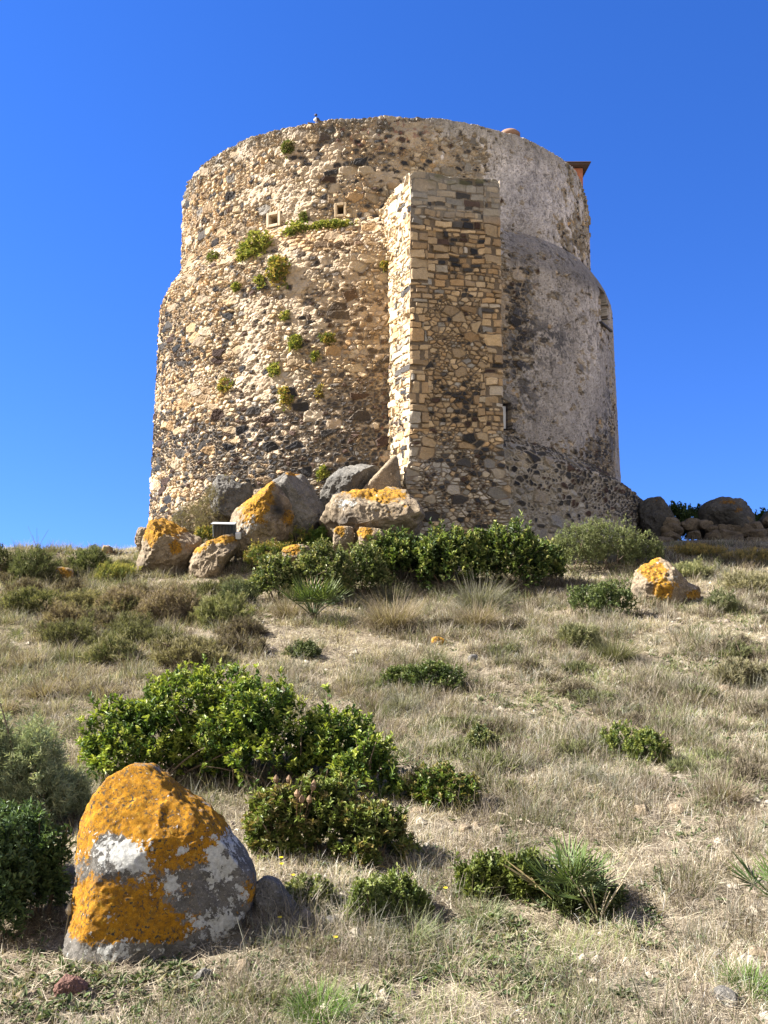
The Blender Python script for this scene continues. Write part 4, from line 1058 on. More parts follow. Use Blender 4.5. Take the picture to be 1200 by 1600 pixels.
def shrub(name, label, boxes, seed, kind='mastic', ntips=900, L=0.035, W=0.014, per=9, pal=None, pal2=None, cat="shrub", group=None, mat='leaf', depth=0.9, spread=0.9,
          twigs=26, gap=0.46, rough=0.55, yfoot=None, twcol=(.16, .12, .085), drop=0.06, inner=0.25, back=0.0, bright=1.0):
    """boxes: pixel boxes of the humps of the crown; every hump is an ellipsoid standing on the ground"""
    rng = np.random.default_rng(seed)
    pal = np.asarray(pal) * bright; pal2 = None if pal2 is None else np.asarray(pal2) * bright
    lobes = []
    for bx in boxes:
        x0, y0, x1, y1 = bx[:4]
        g = at((x0 + x1) / 2, y1)
        wd = (x1 - x0) / FPX * g[1]
        yc = g[1] + wd * 0.5 * depth * 0.8 + back
        wd = (x1 - x0) / FPX * yc
        cx = P((x0 + x1) / 2, 800, yc)[0]
        zt = P((x0 + x1) / 2, y0, yc)[2]; zb = float(ground(cx, yc)) - drop
        c = np.array([cx, yc, zb + (zt - zb) * 0.42]); r = np.array([wd / 2, wd / 2 * depth, (zt - zb) * 0.58])
        lobes.append((c, r, zb))
    org = np.array([np.mean([l[0][0] for l in lobes]), np.mean([l[0][1] for l in lobes]), min(l[2] for l in lobes)])
    area = np.array([l[1][0] * l[1][2] + l[1][0] * l[1][1] for l in lobes]); area /= area.sum()
    n = int(ntips * 1.9)
    li = rng.choice(len(lobes), n, p=area)
    d = rng.normal(size=(n, 3)); d[:, 2] = np.abs(d[:, 2]) * 1.0 - 0.32; d /= np.linalg.norm(d, axis=1)[:, None]
    cs = np.array([l[0] for l in lobes])[li]; rs = np.array([l[1] for l in lobes])[li]
    bump = 1 + rough * 2 * (fb3(d * 2.6 + li[:, None] * 3.1, 1.0, seed, 3) - 0.5)
    dep_ = np.where(rng.random(n) < inner, rng.uniform(0.5, 0.9, n), rng.uniform(0.84, 1.02, n) + np.where(rng.random(n) < .09, rng.uniform(0, .22, n), 0) * np.clip(d[:, 2] + .4, 0, 1))
    p = cs + d * rs * (bump * dep_)[:, None]
    ok = np.ones(n, bool)
    for k, (c, r, zb) in enumerate(lobes):
        q = np.linalg.norm((p - c) / r, axis=1)
        ok &= ~((li != k) & (q < 0.7))
    ok &= fb3(p, 1 / (0.22 * np.mean(rs[:, 0]) + 0.03), seed + 9, 2) > gap * 0.85
    ok &= p[:, 2] > ground(p[:, 0], p[:, 1]) - 0.01
    p, d, rs, dep_ = p[ok][:ntips], d[ok][:ntips], rs[ok][:ntips], dep_[ok][:ntips]
    n = len(p)
    nd_ = d / rs; nd_ /= np.linalg.norm(nd_, axis=1)[:, None]
    ax = nd_ * 0.6 + np.array([0, 0, 0.75]) + rng.normal(size=(n, 3)) * 0.35
    ax, s, m = basis(ax)
    N = n * per
    ti = np.repeat(np.arange(n), per)
    phi = rng.uniform(0, 2 * math.pi, N); el = rng.uniform(0.25, 1.0, N) * spread * 1.3
    ld_ = ax[ti] * np.cos(el)[:, None] + (s[ti] * np.cos(phi)[:, None] + m[ti] * np.sin(phi)[:, None]) * np.sin(el)[:, None]
    stem = rng.uniform(0, 1, N)
    base = p[ti] - ax[ti] * (stem * L * 1.8)[:, None]
    tipf = np.clip(1 - stem * 1.1, 0, 1) * sm(0.8, 0.95, dep_[ti])
    c = pick(rng, pal, N)
    if pal2 is not None:
        tc_ = pick(rng, pal2, n, 0.15)[ti] * rng.uniform(0.85, 1.15, (N, 1))
        sel = (rng.random(n)[ti] < 0.85) * np.clip(tipf * 1.5, 0, 1)
        c = c * (1 - sel[:, None]) + tc_ * sel[:, None]
    V, F, C = leaf_geo(base, ld_, rng.uniform(-0.9, 0.9, N), L * rng.uniform(0.6, 1.15, N), W * rng.uniform(0.7, 1.2, N), c)
    root = empty(name, org, label, cat, group)
    mesh("foliage", V - org, F, M[mat], root, C, False)
    if twigs:
        b = MB()
        for k in range(twigs):
            j = rng.integers(0, n); l = lobes[rng.integers(0, len(lobes))]
            j = int(np.argmin(np.linalg.norm(p - (l[0] + rng.normal(size=3) * l[1] * 0.8), axis=1)))
            st = np.array([l[0][0] + rng.normal() * l[1][0] * 0.2, l[0][1] + rng.normal() * l[1][1] * 0.2, l[2]])
            e = p[j]; mid = (st * 0.45 + e * 0.55) + rng.normal(size=3) * 0.05 * l[1][0]; mid[2] += 0.1 * l[1][2]
            t = np.linspace(0, 1, 6)[:, None]
            b.tube((1 - t) ** 2 * st + 2 * t * (1 - t) * mid + t * t * e - org, np.linspace(0.011, 0.003, 6) * (0.5 + l[1][0]), 5, np.array(twcol) * rng.uniform(.7, 1.3))
        b.build("twigs", M['twig'], root)
    return root
def tussock_mesh(rng, rad, n, L, W, pal, pal2, flat=0.5):
    a = rng.uniform(0, 2 * math.pi, n); r = rad * np.sqrt(rng.random(n)) * 0.55
    base = np.stack([r * np.cos(a), r * np.sin(a), -0.02 + 0 * a], 1)
    az = a + rng.normal(size=n) * 0.7
    lean = (r / (rad * .55)) * 0.7 * flat + rng.uniform(0, 0.8, n)
    return blade_geo(base, az, L * rng.uniform(0.5, 1.2, n), W * rng.uniform(.7, 1.3, n), lean, rng.uniform(-.3, 2.2, n), pick(rng, pal, n), pick(rng, pal2, n, .4))

MG = [(.060, .105, .018), (.045, .085, .018), (.075, .125, .022), (.055, .095, .030)]
MT = [(.30, .34, .055), (.24, .30, .05), (.35, .37, .08), (.17, .23, .04)]
# the large foreground bushes
shrub("mastic_bush", "largest bright green bush sprawling behind the big orange boulder", [(150, 1080, 330, 1235), (235, 1042, 420, 1225), (330, 1065, 500, 1245), (450, 1105, 590, 1240), (520, 1150, 625, 1262)], 1, ntips=3800, L=0.042, W=0.019, per=10, pal=MG, pal2=MT, depth=0.75, twigs=60, rough=.6, gap=.5)
shrub("mastic_bush", "reddish tipped green bush right of the big orange boulder", [(390, 1222, 500, 1345), (450, 1215, 570, 1345), (520, 1250, 640, 1355)], 2, ntips=2000, L=0.034, W=0.015, per=9, pal=[(.07, .10, .022), (.055, .08, .02), (.09, .11, .03)], pal2=[(.21, .22, .06), (.23, .18, .065), (.17, .21, .045)], depth=0.75, twigs=50, gap=.45)
shrub("mastic_bush", "small low green bush right of the largest bright bush", [(640, 1200, 745, 1268)], 3, ntips=700, L=0.032, W=0.015, pal=MG, pal2=[(.16, .21, .04), (.20, .17, .06)], depth=.7, twigs=16)
shrub("mastic_bush", "dark leafy bush cut by the left edge beside the big orange boulder", [(-70, 1275, 60, 1490), (10, 1265, 118, 1450), (-60, 1250, 90, 1400)], 4, ntips=2200, L=0.036, W=0.013, per=9, pal=[(.035, .065, .022), (.05, .085, .03), (.03, .05, .018)], pal2=[(.11, .16, .055), (.09, .14, .06)], depth=.7, twigs=30)
shrub("feathery_shrub", "feathery grey green shrub cut by the left edge above the dark leafy bush", [(-70, 1118, 60, 1330), (10, 1140, 115, 1330), (85, 1200, 150, 1310)], 5, bright=1.2, ntips=3400, L=0.045, W=0.0045, per=12, pal=[(.17, .20, .11), (.14, .18, .11), (.21, .22, .13)], pal2=[(.36, .37, .22), (.30, .34, .22)], mat='dull', depth=.8, twigs=40, gap=.40, back=0.25)
shrub("low_shrub", "low green clump between the wedge stone and the front palm", [(540, 1372, 600, 1448), (580, 1365, 665, 1440)], 6, ntips=700, L=0.026, W=0.011, pal=[(.075, .11, .03), (.10, .13, .04)], pal2=[(.20, .22, .07), (.16, .20, .05)], depth=.8, twigs=14)
shrub("low_shrub", "small green clump just right of the grey wedge stone", [(440, 1370, 530, 1418)], 7, ntips=450, L=0.026, W=0.011, pal=[(.07, .10, .03), (.09, .12, .035)], pal2=[(.19, .2, .07)], depth=.6, twigs=10)
shrub("low_shrub", "dense olive green clump touching the left side of the front fan palm", [(708, 1335, 800, 1405), (770, 1330, 850, 1412)], 8, ntips=1100, L=0.030, W=0.013, pal=[(.06, .085, .02), (.075, .10, .025)], pal2=[(.17, .19, .045), (.13, .16, .04)], depth=.7, twigs=18)
shrub("low_shrub", "dark skirt of leaves under the front fan palm", [(835, 1375, 960, 1432)], 9, ntips=700, L=0.030, W=0.012, pal=[(.04, .055, .018), (.06, .08, .025)], pal2=[(.10, .12, .04)], depth=.7, twigs=14)
shrub("low_shrub", "dark green low bush alone on the dry middle slope", [(592, 1040, 660, 1078), (630, 1032, 722, 1082)], 10, ntips=1100, L=0.034, W=0.016, pal=[(.055, .085, .025), (.07, .10, .03)], pal2=[(.13, .17, .05), (.17, .18, .07)], depth=.8, twigs=16)
shrub("low_shrub", "faint dark green cushion on the dry slope below the rear palm", [(444, 1000, 502, 1030)], 11, ntips=350, L=0.032, W=0.014, pal=[(.07, .09, .035)], pal2=[(.14, .16, .07)], depth=.8, twigs=6, gap=.5)
shrub("low_shrub", "yellowish green cushion on the right middle slope", [(932, 1128, 1000, 1185), (975, 1140, 1040, 1195)], 12, ntips=700, L=0.026, W=0.012, pal=[(.08, .115, .03), (.10, .14, .03)], pal2=[(.22, .24, .06)], depth=.8, twigs=10, gap=.5)
shrub("low_shrub", "sparse little green bush right of the small low bush", [(725, 1130, 775, 1180)], 13, ntips=300, L=0.026, W=0.012, pal=[(.08, .11, .04)], pal2=[(.2, .2, .08)], depth=.8, twigs=8, gap=.5)
# hedge under the tower
shrub("hedge_bush", "dark glossy evergreen bush in front of the buttress, tallest of the hedge", [(560, 830, 690, 925), (640, 818, 770, 935), (730, 815, 860, 930), (800, 840, 880, 912)], 14, ntips=3400, L=0.075, W=0.034, per=8, pal=[(.035, .06, .014), (.045, .075, .018), (.03, .05, .014)], pal2=[(.24, .28, .08), (.17, .22, .05), (.30, .30, .10), (.08, .12, .03)], depth=.6, twigs=24, rough=.36)
shrub("hedge_bush", "lighter green part of the hedge left of the tall glossy bush", [(390, 862, 480, 945), (450, 848, 560, 945), (520, 850, 610, 940)], 15, ntips=2200, L=0.06, W=0.026, per=8, pal=[(.06, .085, .025), (.075, .10, .03)], pal2=[(.25, .27, .10), (.19, .22, .08), (.30, .28, .12)], depth=.6, twigs=24)
shrub("hedge_bush", "grey green bush at the right end of the hedge", [(855, 815, 950, 900), (905, 810, 1000, 895), (970, 835, 1040, 890)], 16, ntips=2600, L=0.05, W=0.012, per=9, pal=[(.12, .14, .06), (.15, .165, .075)], pal2=[(.24, .25, .12), (.20, .23, .10)], mat='dull', depth=.65, twigs=30)
shrub("low_shrub", "mid green bush left of the jagged golden boulder", [(888, 912, 945, 960), (920, 905, 985, 965)], 17, ntips=900, L=0.04, W=0.017, pal=[(.06, .09, .025), (.08, .11, .04)], pal2=[(.16, .19, .07)], depth=.8, twigs=12)
shrub("fennel_clump", "yellow green flowering clump in front of the boulders left of the hedge", [(372, 830, 440, 872), (430, 822, 500, 868), (385, 845, 470, 900)], 18, ntips=1300, L=0.05, W=0.012, per=9, pal=[(.14, .18, .04), (.10, .15, .04)], pal2=[(.34, .28, .07), (.30, .24, .06), (.30, .20, .08)], depth=.6, twigs=14, drop=0.02)
shrub("low_shrub", "bright green leafy clump beside the small golden stones under the boulders", [(478, 825, 520, 868)], 19, ntips=420, L=0.05, W=0.022, pal=[(.07, .13, .025)], pal2=[(.13, .20, .04)], depth=.7, twigs=0)
shrub("dry_shrub", "bare brownish dry shrub at the left foot of the tower wall", [(262, 785, 335, 862), (300, 752, 380, 862)], 20, ntips=2600, L=0.055, W=0.006, per=9, pal=[(.16, .125, .09), (.20, .16, .11), (.13, .10, .07)], pal2=[(.22, .19, .11)], mat='straw', depth=.8, twigs=50, back=0.1)
shrub("succulent_clump", "green and gold succulents growing on the low grey boulder", [(306, 822, 350, 868)], 21, ntips=420, L=0.05, W=0.02, pal=[(.14, .17, .05)], pal2=[(.36, .27, .07), (.25, .24, .07)], depth=.6, twigs=0, drop=-.3)
shrub("creeper_bush", "dark green creeper hanging between the two skyline boulders", [(1038, 785, 1080, 835), (1062, 790, 1104, 840)], 22, ntips=900, L=0.07, W=0.04, pal=[(.04, .07, .025), (.055, .09, .03)], pal2=[(.09, .13, .05)], depth=.5, twigs=8, back=1.6)
shrub("creeper_bush", "green creeper in front of the right edge skyline boulder", [(1160, 800, 1230, 840)], 23, ntips=700, L=0.07, W=0.04, pal=[(.05, .09, .025)], pal2=[(.10, .15, .045)], depth=.5, twigs=8, back=0.6)
# shrubs of the left slope
THY = dict(kind='thyme', mat='dull', depth=.8, twigs=14, per=9, gap=.46, rough=.75, spread=.6, bright=1.25)
for k, (bx, lb, p1_, p2_, nt__) in enumerate([
    ([(20, 858, 90, 915)], "dark green cushion shrub left of the orange lichened stone, second from the left edge", [(.055, .065, .03), (.07, .08, .035)], [(.15, .16, .08)], 900),
    ([(-30, 852, 28, 905)], "dark cushion shrub cut by the left edge under the skyline", [(.055, .065, .03)], [(.15, .15, .08)], 600),
    ([(112, 856, 172, 902)], "rounded dark green cushion shrub right of the orange lichened stone", [(.05, .065, .03), (.07, .08, .035)], [(.16, .17, .08)], 1000),
    ([(10, 910, 95, 962)], "broad olive cushion shrub near the left edge below the orange lichened stone", [(.075, .08, .035), (.06, .07, .03)], [(.19, .18, .085)], 1100),
    ([(95, 915, 165, 955)], "pale olive scrub between the orange lichened stone and the brown heather", [(.14, .13, .07)], [(.25, .22, .12)], 800),
    ([(150, 868, 212, 912)], "yellowish green scrub at the left foot of the pointed boulder", [(.13, .15, .05)], [(.30, .27, .09)], 700),
    ([(160, 905, 235, 960)], "greyish brown heather below the yellowish scrub", [(.17, .135, .095)], [(.25, .20, .14)], 900),
    ([(218, 905, 312, 975)], "large brown heather in front of the pointed boulder", [(.16, .125, .09), (.13, .10, .07)], [(.25, .20, .145)], 1500),
    ([(300, 920, 395, 980)], "soft grey green scrub below the low grey boulder", [(.13, .14, .06)], [(.22, .21, .11)], 1200),
    ([(70, 930, 140, 985)], "small brown heather left of the greyish brown heather", [(.16, .125, .085)], [(.22, .18, .12)], 700),
    ([(240, 985, 355, 1050)], "tangled olive brown shrub above the largest bright bush", [(.11, .10, .05), (.14, .12, .07)], [(.23, .20, .12)], 1500),
    ([(140, 985, 215, 1040)], "green tinged scrub left of the tangled olive brown shrub", [(.12, .13, .06)], [(.22, .20, .12)], 800),
    ([(340, 900, 400, 950)], "dark scrub under the left end of the hedge", [(.06, .075, .035)], [(.15, .16, .09)], 700),
    ([(870, 965, 930, 1015)], "olive scrub left of the dark tuft below the mid green bush", [(.10, .11, .05)], [(.22, .21, .12)], 700),
    ([(1100, 915, 1150, 960)], "dark green scrub touching the right side of the jagged golden boulder", [(.07, .085, .035)], [(.18, .18, .10)], 700),
    ([(1040, 870, 1110, 905)], "pale green scrub behind the jagged golden boulder", [(.14, .15, .07)], [(.27, .26, .13)], 800),
    ([(1130, 880, 1215, 930)], "pale scrub at the right edge level with the jagged golden boulder", [(.15, .14, .08)], [(.28, .25, .15)], 900),
    ([(1105, 1020, 1195, 1075)], "dark straggly scrub at the right edge of the middle slope", [(.085, .085, .05), (.12, .10, .06)], [(.20, .18, .11)], 1100),
    ([(1130, 850, 1215, 885)], "golden flowering scrub under the tumbled stone wall at the right", [(.17, .15, .07)], [(.36, .27, .10)], 800),
    ([(1045, 845, 1130, 872)], "golden flowering scrub under the dark creeper between the skyline boulders", [(.17, .16, .07)], [(.40, .29, .10)], 800)]):
    bx = [(a_, b_ + 0.22 * (d_ - b_) * (k not in (0, 1, 2)), c_, d_) for a_, b_, c_, d_ in bx]
    shrub("scrub", lb, bx, 50 + k, ntips=int(nt__ * .75), L=0.065, W=0.009, pal=p1_, pal2=p2_, **THY)
rng0 = np.random.default_rng(9)
for k in range(44):
    while True:
        x = rng0.uniform(-10, 420); y = rng0.uniform(880, 1050)
        if y < 1046 - 0.10 * abs(x - 200) and not (200 < x < 400 and y < 905): break
    wq = rng0.uniform(18, 36) * (0.6 + (y - 840) / 330); hq = wq * rng0.uniform(.8, 1.15)
    br = rng0.random() < .5
    shrub("scrub", "small olive or brown scrub cushion among many on the left slope", [(x - wq, y - hq, x + wq, y)], 400 + k, ntips=int(260 + 6 * wq), L=0.06, W=0.008, pal=[(.15, .12, .085), (.12, .095, .065)] if br else [(.10, .105, .05), (.13, .125, .065)],
          pal2=[(.28, .23, .16)] if br else [(.26, .25, .13)], group="small scrub cushions on the left slope", **dict(THY, bright=.75))
for k in range(48):
    while True:
        x = rng0.uniform(640, 1210); y = rng0.uniform(900, 1260)
        if y > 960 or x > 1110: break
    wq = rng0.uniform(12, 26) * (0.6 + (y - 840) / 300); hq = wq * rng0.uniform(.6, .95)
    br = rng0.random() < .6
    shrub("scrub", "small low scrub tuft among many on the dry right slope", [(x - wq, y - hq, x + wq, y)], 480 + k, ntips=int(130 + 4 * wq), L=0.05, W=0.007, pal=[(.17, .14, .10), (.13, .105, .075)] if br else [(.11, .125, .055), (.14, .145, .075)],
          pal2=[(.33, .28, .20)] if br else [(.28, .29, .14)], group="small scrub tufts on the right slope", **dict(THY, bright=.7))
# dry bushes right under the hedge: fine arching stems
def dry_tussock(label, x0, y0, x1, y1, seed, pal, pal2, n=900, name="dry_tussock", group=None, W=0.006, flat=0.8, hang=1.0):
    g = at((x0 + x1) / 2, y1); wd = (x1 - x0) / FPX * g[1]; yc = g[1] + wd * 0.35
    c = np.array([P((x0 + x1) / 2, 800, yc)[0], yc, 0]); c[2] = ground(c[0], c[1]) - 0.02
    ht = max(P((x0 + x1) / 2, y0, yc)[2] - c[2], 0.08)
    rng = np.random.default_rng(seed)
    V, F, C = tussock_mesh(rng, wd * 0.5, n, ht * 1.25, W, pal, pal2, flat)
    o = mesh(name, V, F, M['straw'], None, C, False, c)
    return tag(o, label, "tussock", group)
BR = [(.13, .10, .07), (.17, .13, .09)]; BR2 = [(.30, .25, .18), (.24, .19, .135)]
GY = [(.12, .115, .09), (.15, .14, .11)]; GY2 = [(.22, .205, .155), (.19, .18, .13)]
for k, (x0, y0, x1, y1, lb, gcol, n) in enumerate([
    (565, 925, 665, 990, "tall brown grass tussock under the middle of the hedge", 0, 1600),
    (590, 905, 640, 945, "pale grass tussock touching the hedge above the tall brown tussock", 1, 700),
    (705, 900, 790, 955, "grey green grass tussock at the foot of the tall glossy bush", 1, 1300),
    (712, 935, 780, 985, "straw coloured tussock below the grey green tussock", 0, 1000),
    (430, 925, 475, 970, "brown tussock against the left side of the rear fan palm", 0, 700),
    (590, 1078, 665, 1112, "grey tussock just below the dark green low bush", 1, 900),
    (515, 1068, 575, 1092, "flat brown tussock left of the grey tussock", 0, 600),
    (876, 1180, 935, 1222, "grey green tussock on the right slope left of the yellowish cushion", 1, 800),
    (895, 1140, 938, 1172, "small dark tussock above the grey green tussock", 1, 500),
    (920, 990, 990, 1036, "dark olive tussock below the mid green bush", 2, 900),
    (1085, 1205, 1160, 1258, "brown leafy tussock in the weeds near the right edge", 0, 800),
    (930, 1300, 1000, 1330, "low dark tussock above and right of the front palm", 2, 600),
    (20, 1012, 72, 1045, "dark brown mound tussock nearest the left edge on the upper dry slope", 0, 600),
    (84, 1004, 138, 1036, "dark green brown mound tussock right of the left edge mound", 2, 600),
    (44, 1056, 104, 1095, "brown mound tussock in the middle of the left dry patch", 0, 700),
    (86, 1042, 128, 1070, "small brown mound above the middle mound", 0, 400),
    (146, 1058, 196, 1092, "grey brown mound left of the largest bright bush", 0, 500),
    (-12, 1086, 42, 1120, "brown mound cut by the left edge above the feathery shrub", 0, 600),
    (118, 1056, 146, 1082, "tiny brown mound between two larger ones on the left dry patch", 0, 300),
    (916, 1490, 985, 1530, "brown tussock in the lower right grass", 0, 700),
    (888, 1530, 940, 1570, "dark tussock in the grass near the bottom right", 2, 500),
    (790, 1170, 830, 1200, "small dark tuft on the slope left of the grey green tussock", 1, 400),
    (640, 1120, 690, 1142, "pale tuft below the grey tussock", 1, 400),
    (450, 1540, 555, 1606, "dark green grass tuft at the bottom edge left of centre", 3, 1300),
    (600, 1420, 680, 1478, "blue green grass tuft in front of the low green clump", 4, 800),
    (1120, 1500, 1190, 1560, "dark green grass tuft above the round dark stone", 3, 800),
    (700, 1400, 800, 1450, "grey green grass tuft below the dense olive clump", 4, 900)]):
    pal, pal2 = [(BR, BR2), (GY, GY2), ([(.06, .065, .03), (.09, .09, .045)], [(.18, .17, .09)]), ([(.05, .10, .02), (.07, .12, .03)], [(.12, .20, .05), (.18, .24, .07)]), ([(.10, .13, .06), (.14, .16, .08)], [(.24, .27, .15), (.30, .30, .18)])][gcol]
    dry_tussock(lb, x0, y0, x1, y1, 300 + k, pal, pal2, n, "grass_tuft" if gcol in (3, 4) else "dry_tussock", W=0.0045 if y1 > 1200 else 0.008)
# fan palms
def palm(label, px, py, size, seed, nf=12, upright=0.7):
    rng = np.random.default_rng(seed)
    g = at(px, py); root = empty("fan_palm", g, label, "palm")
    b = MB(); b.tube([(0, 0, -0.05), (0, 0, size * 0.18)], (size * 0.09, size * 0.06), 10, (.10, .075, .05)); b.build("trunk", M['twig'], root)
    for k in range(nf):
        az = 2 * math.pi * k / nf + rng.uniform(-.25, .25); tl = rng.uniform(0.25, 1.15)
        d = np.array([math.cos(az) * math.sin(tl), math.sin(az) * math.sin(tl), math.cos(tl)])
        hub = np.array([0, 0, size * .12]) + d * size * rng.uniform(.30, .5)
        dd, s, n = [q[0] for q in basis(d[None])]
        if n[2] < 0: n, s = -n, -s
        m = 15; V = []; F = []; C = []; Ls = size * rng.uniform(.42, .6)
        dry = rng.random() < 0.08
        gc = pick(rng, [(.05, .08, .022), (.07, .105, .03), (.095, .125, .04)], 1)[0] if not dry else np.array((.26, .20, .10))
        for i in range(m):
            a = (i / (m - 1) - 0.5) * 3.3
            r = dd * math.cos(a) + s * math.sin(a) + n * (0.12 + rng.normal() * .05); r /= np.linalg.norm(r)
            sd = np.cross(r, n); sd /= np.linalg.norm(sd); nn = np.cross(sd, r)
            l = Ls * (1 - 0.12 * abs(a)) * rng.uniform(.9, 1.05); w_ = size * 0.016
            drop = np.array([0, 0, -0.06 * l * rng.random()])
            j = len(V)
            V += [hub, hub + r * l * .45 + sd * w_ - nn * w_ * .7, hub + r * l * .45, hub + r * l * .45 - sd * w_ - nn * w_ * .7, hub + r * l + drop]
            C += [gc * .8] + [gc * rng.uniform(.8, 1.2)] * 3 + [gc * 1.15 + np.array((.04, .03, .0))]
            F += [[j, j + 1, j + 2], [j, j + 2, j + 3], [j + 1, j + 4, j + 2], [j + 2, j + 4, j + 3]]
        b = MB(); b.add(np.array(V), np.array(F), np.array(C))
        b.tube([(0, 0, size * .08), np.array([0, 0, size * .1]) * .6 + hub * .5, hub], (size * .012, size * .01, size * .008), 5, gc * .9)
        b.build("fan_leaf", M['leaf'], root)
    return root
palm("green fan palm on the lower right slope", 888, 1422, 0.37, 1, 15)
palm("fan palm in front of the hedge", 490, 972, 0.78, 2, 15)
palm("fan palm cut by the right edge", 1222, 1430, 0.36, 3, 11)
# plants rooted in the tower wall
def wall_plant(label, px, py, rx, ry, seed, pal, pal2, n):
    p, th = wall_at(px, py)
    out = np.array([math.sin(th), -math.cos(th), 0]); tan = np.array([math.cos(th), math.sin(th), 0])
    s_ = p[1] / FPX; rng = np.random.default_rng(seed)
    a = rng.uniform(0, 2 * math.pi, n); r = np.sqrt(rng.random(n))
    q = p + tan * (r * np.cos(a) * rx * s_)[:, None] + np.array([0, 0, 1.0]) * (r * np.sin(a) * ry * s_)[:, None]
    kk = fb3(q, 9, seed + 4, 3) > 0.43
    q, r = q[kk], r[kk]; n = len(q)
    q = q + np.array([0, 0, -1.0]) * (rng.random(n) ** 3 * ry * s_ * 0.9)[:, None] + tan * (rng.normal(size=n) * rx * s_ * .18)[:, None]
    bump = np.sqrt(np.clip(1 - r * r, 0, 1)) * min(rx, ry) * s_ * 0.9 * (0.6 + .8 * fb3(q, 6, seed, 2))
    q = q + out * (bump * rng.uniform(.5, 1, n))[:, None]
    per = 7; N = n * per; ti = np.repeat(np.arange(n), per)
    d = out * 0.7 + np.array([0, 0, .5]) + rng.normal(size=(N, 3)) * .75
    c = pick(rng, pal, N); k = (rng.random(n) < .65)[ti] & (rng.random(N) < .85); c[k] = pick(rng, pal2, int(k.sum()))
    L = 0.075
    V, F, C = leaf_geo(q[ti], d, rng.uniform(-1, 1, N), L * rng.uniform(.6, 1.2, N), 0.026 * rng.uniform(.7, 1.2, N), c)
    m = max(6, n // 4); j = rng.integers(0, n, m)
    B, G, D = blade_geo(q[j], rng.uniform(0, 6.28, m), rng.uniform(.08, .22, m), np.full(m, .012), rng.uniform(.3, 1.3, m), rng.uniform(.5, 2.2, m), pick(rng, [(.26, .21, .11), (.18, .17, .07)], m), pick(rng, [(.42, .34, .18), (.34, .30, .13)], m), 2)
    V, F, C = np.vstack([V, B]), [np.vstack([F, G[0] + len(V)]), G[1] + len(V)], np.vstack([C, D])
    tag(mesh("wall_plant", V - p, F, M['dull'], None, C, False, p), label, "plant", "plants growing out of the tower wall")
WG = [(.17, .20, .05), (.12, .16, .04)]; WY = [(.44, .41, .12), (.36, .36, .10)]; WD = [(.17, .16, .08), (.22, .18, .10)]; WO = [(.46, .36, .10), (.40, .29, .10)]
for k, (px, py, rx, ry, pa, pb, n, lb) in enumerate([
    (452, 231, 10, 10, WD, WG, 90, "olive plant alone near the top of the tower wall"),
    (335, 403, 12, 9, WD, WG, 90, "greyish plant on the sunlit ledge at the far left"),
    (404, 384, 26, 22, WG, WY, 480, "largest green plant on the ledge, left of the ledge garden"),
    (437, 420, 20, 20, WG, WO, 360, "yellow flowered plant hanging below the largest ledge plant"),
    (460, 360, 20, 14, WG, WY, 280, "rounded green plant under the framed square vent's right"),
    (515, 353, 36, 8, WG, WY, 300, "long trailing green plant on the ledge under the dark square hole"),
    (475, 341, 8, 9, WD, WG, 60, "small grey green plant just above the ledge garden"),
    (384, 397, 12, 13, WG, WY, 130, "small green plant at the left end of the ledge garden"),
    (406, 441, 9, 10, WG, WY, 80, "dark green tuft below the ledge garden, right of two"),
    (371, 449, 8, 8, WG, WY, 60, "green tuft below the ledge garden, left of two"),
    (447, 493, 7, 6, WG, WY, 45, "tiny bright green tuft high in the middle of the wall"),
    (463, 535, 11, 11, WG, WY, 110, "bright green plant above the dark basalt stones mid wall"),
    (514, 530, 11, 8, WG, WO, 80, "yellowish plant closest to the buttress mid wall"),
    (494, 558, 7, 8, WG, WY, 45, "small green tuft over a long pale stone"),
    (431, 577, 12, 9, WG, WY, 100, "green and straw plant in the pale lower wall"),
    (354, 603, 13, 11, WG, WO, 120, "lowest left plant on the sunlit wall"),
    (448, 620, 12, 16, WG, WO, 150, "plant with hanging dry stalks low on the wall"),
    (502, 612, 8, 9, WD, WO, 50, "faded dry tuft low on the wall near dark stones"),
    (506, 738, 10, 9, WG, WY, 70, "green tuft at the foot of the wall above the shaded boulder"),
    (602, 415, 7, 7, WG, WO, 40, "yellow tuft in the corner between wall and buttress")]):
    wall_plant(lb, px, py, rx, ry, 700 + k, pa, pb, n)
# dead thistle, stick, stalks
def dead_stalks(label, px, py, h, seed, n=5, heads=True, spread=.25, colr=(.30, .22, .14), name="dead_stalk"):
    rng = np.random.default_rng(seed); g = at(px, py); b = MB()
    for k in range(n):
        a = rng.uniform(0, 6.28); l = h * rng.uniform(.6, 1); e = np.array([math.cos(a) * spread * l, math.sin(a) * spread * l, l])
        c = np.array(colr) * rng.uniform(.7, 1.3)
        t = np.linspace(0, 1, 5)[:, None]; b.tube(e * t + np.array([math.cos(a), math.sin(a), 0]) * .05 * l * t * t, np.linspace(.004, .002, 5), 5, c)
        if heads:
            b.lathe([(0.001, -.02), (.013, -.008), (.017, .008), (.006, .024), (.001, .03)], 8, e + (math.cos(a) * .05 * l, math.sin(a) * .05 * l, 0), c * 1.2)
    return tag(b.build(name, M['straw'], None, False, g), label, "dead plant")
dead_stalks("brown dead thistle standing against the reddish tipped bush", 462, 1335, .42, 1, 12, True, .22, (.24, .16, .10))
dead_stalks("thin pair of tall dry stalks in front of the jagged golden boulder", 1040, 985, .55, 2, 3, False, .1, (.42, .36, .26))
dead_stalks("thin dry stalks in front of the big orange boulder", 232, 1500, .28, 3, 5, False, .18, (.36, .28, .18))
dead_stalks("dry stalk with a tiny head left of the big orange boulder", 100, 1480, .2, 4, 2, True, .1, (.36, .30, .2))
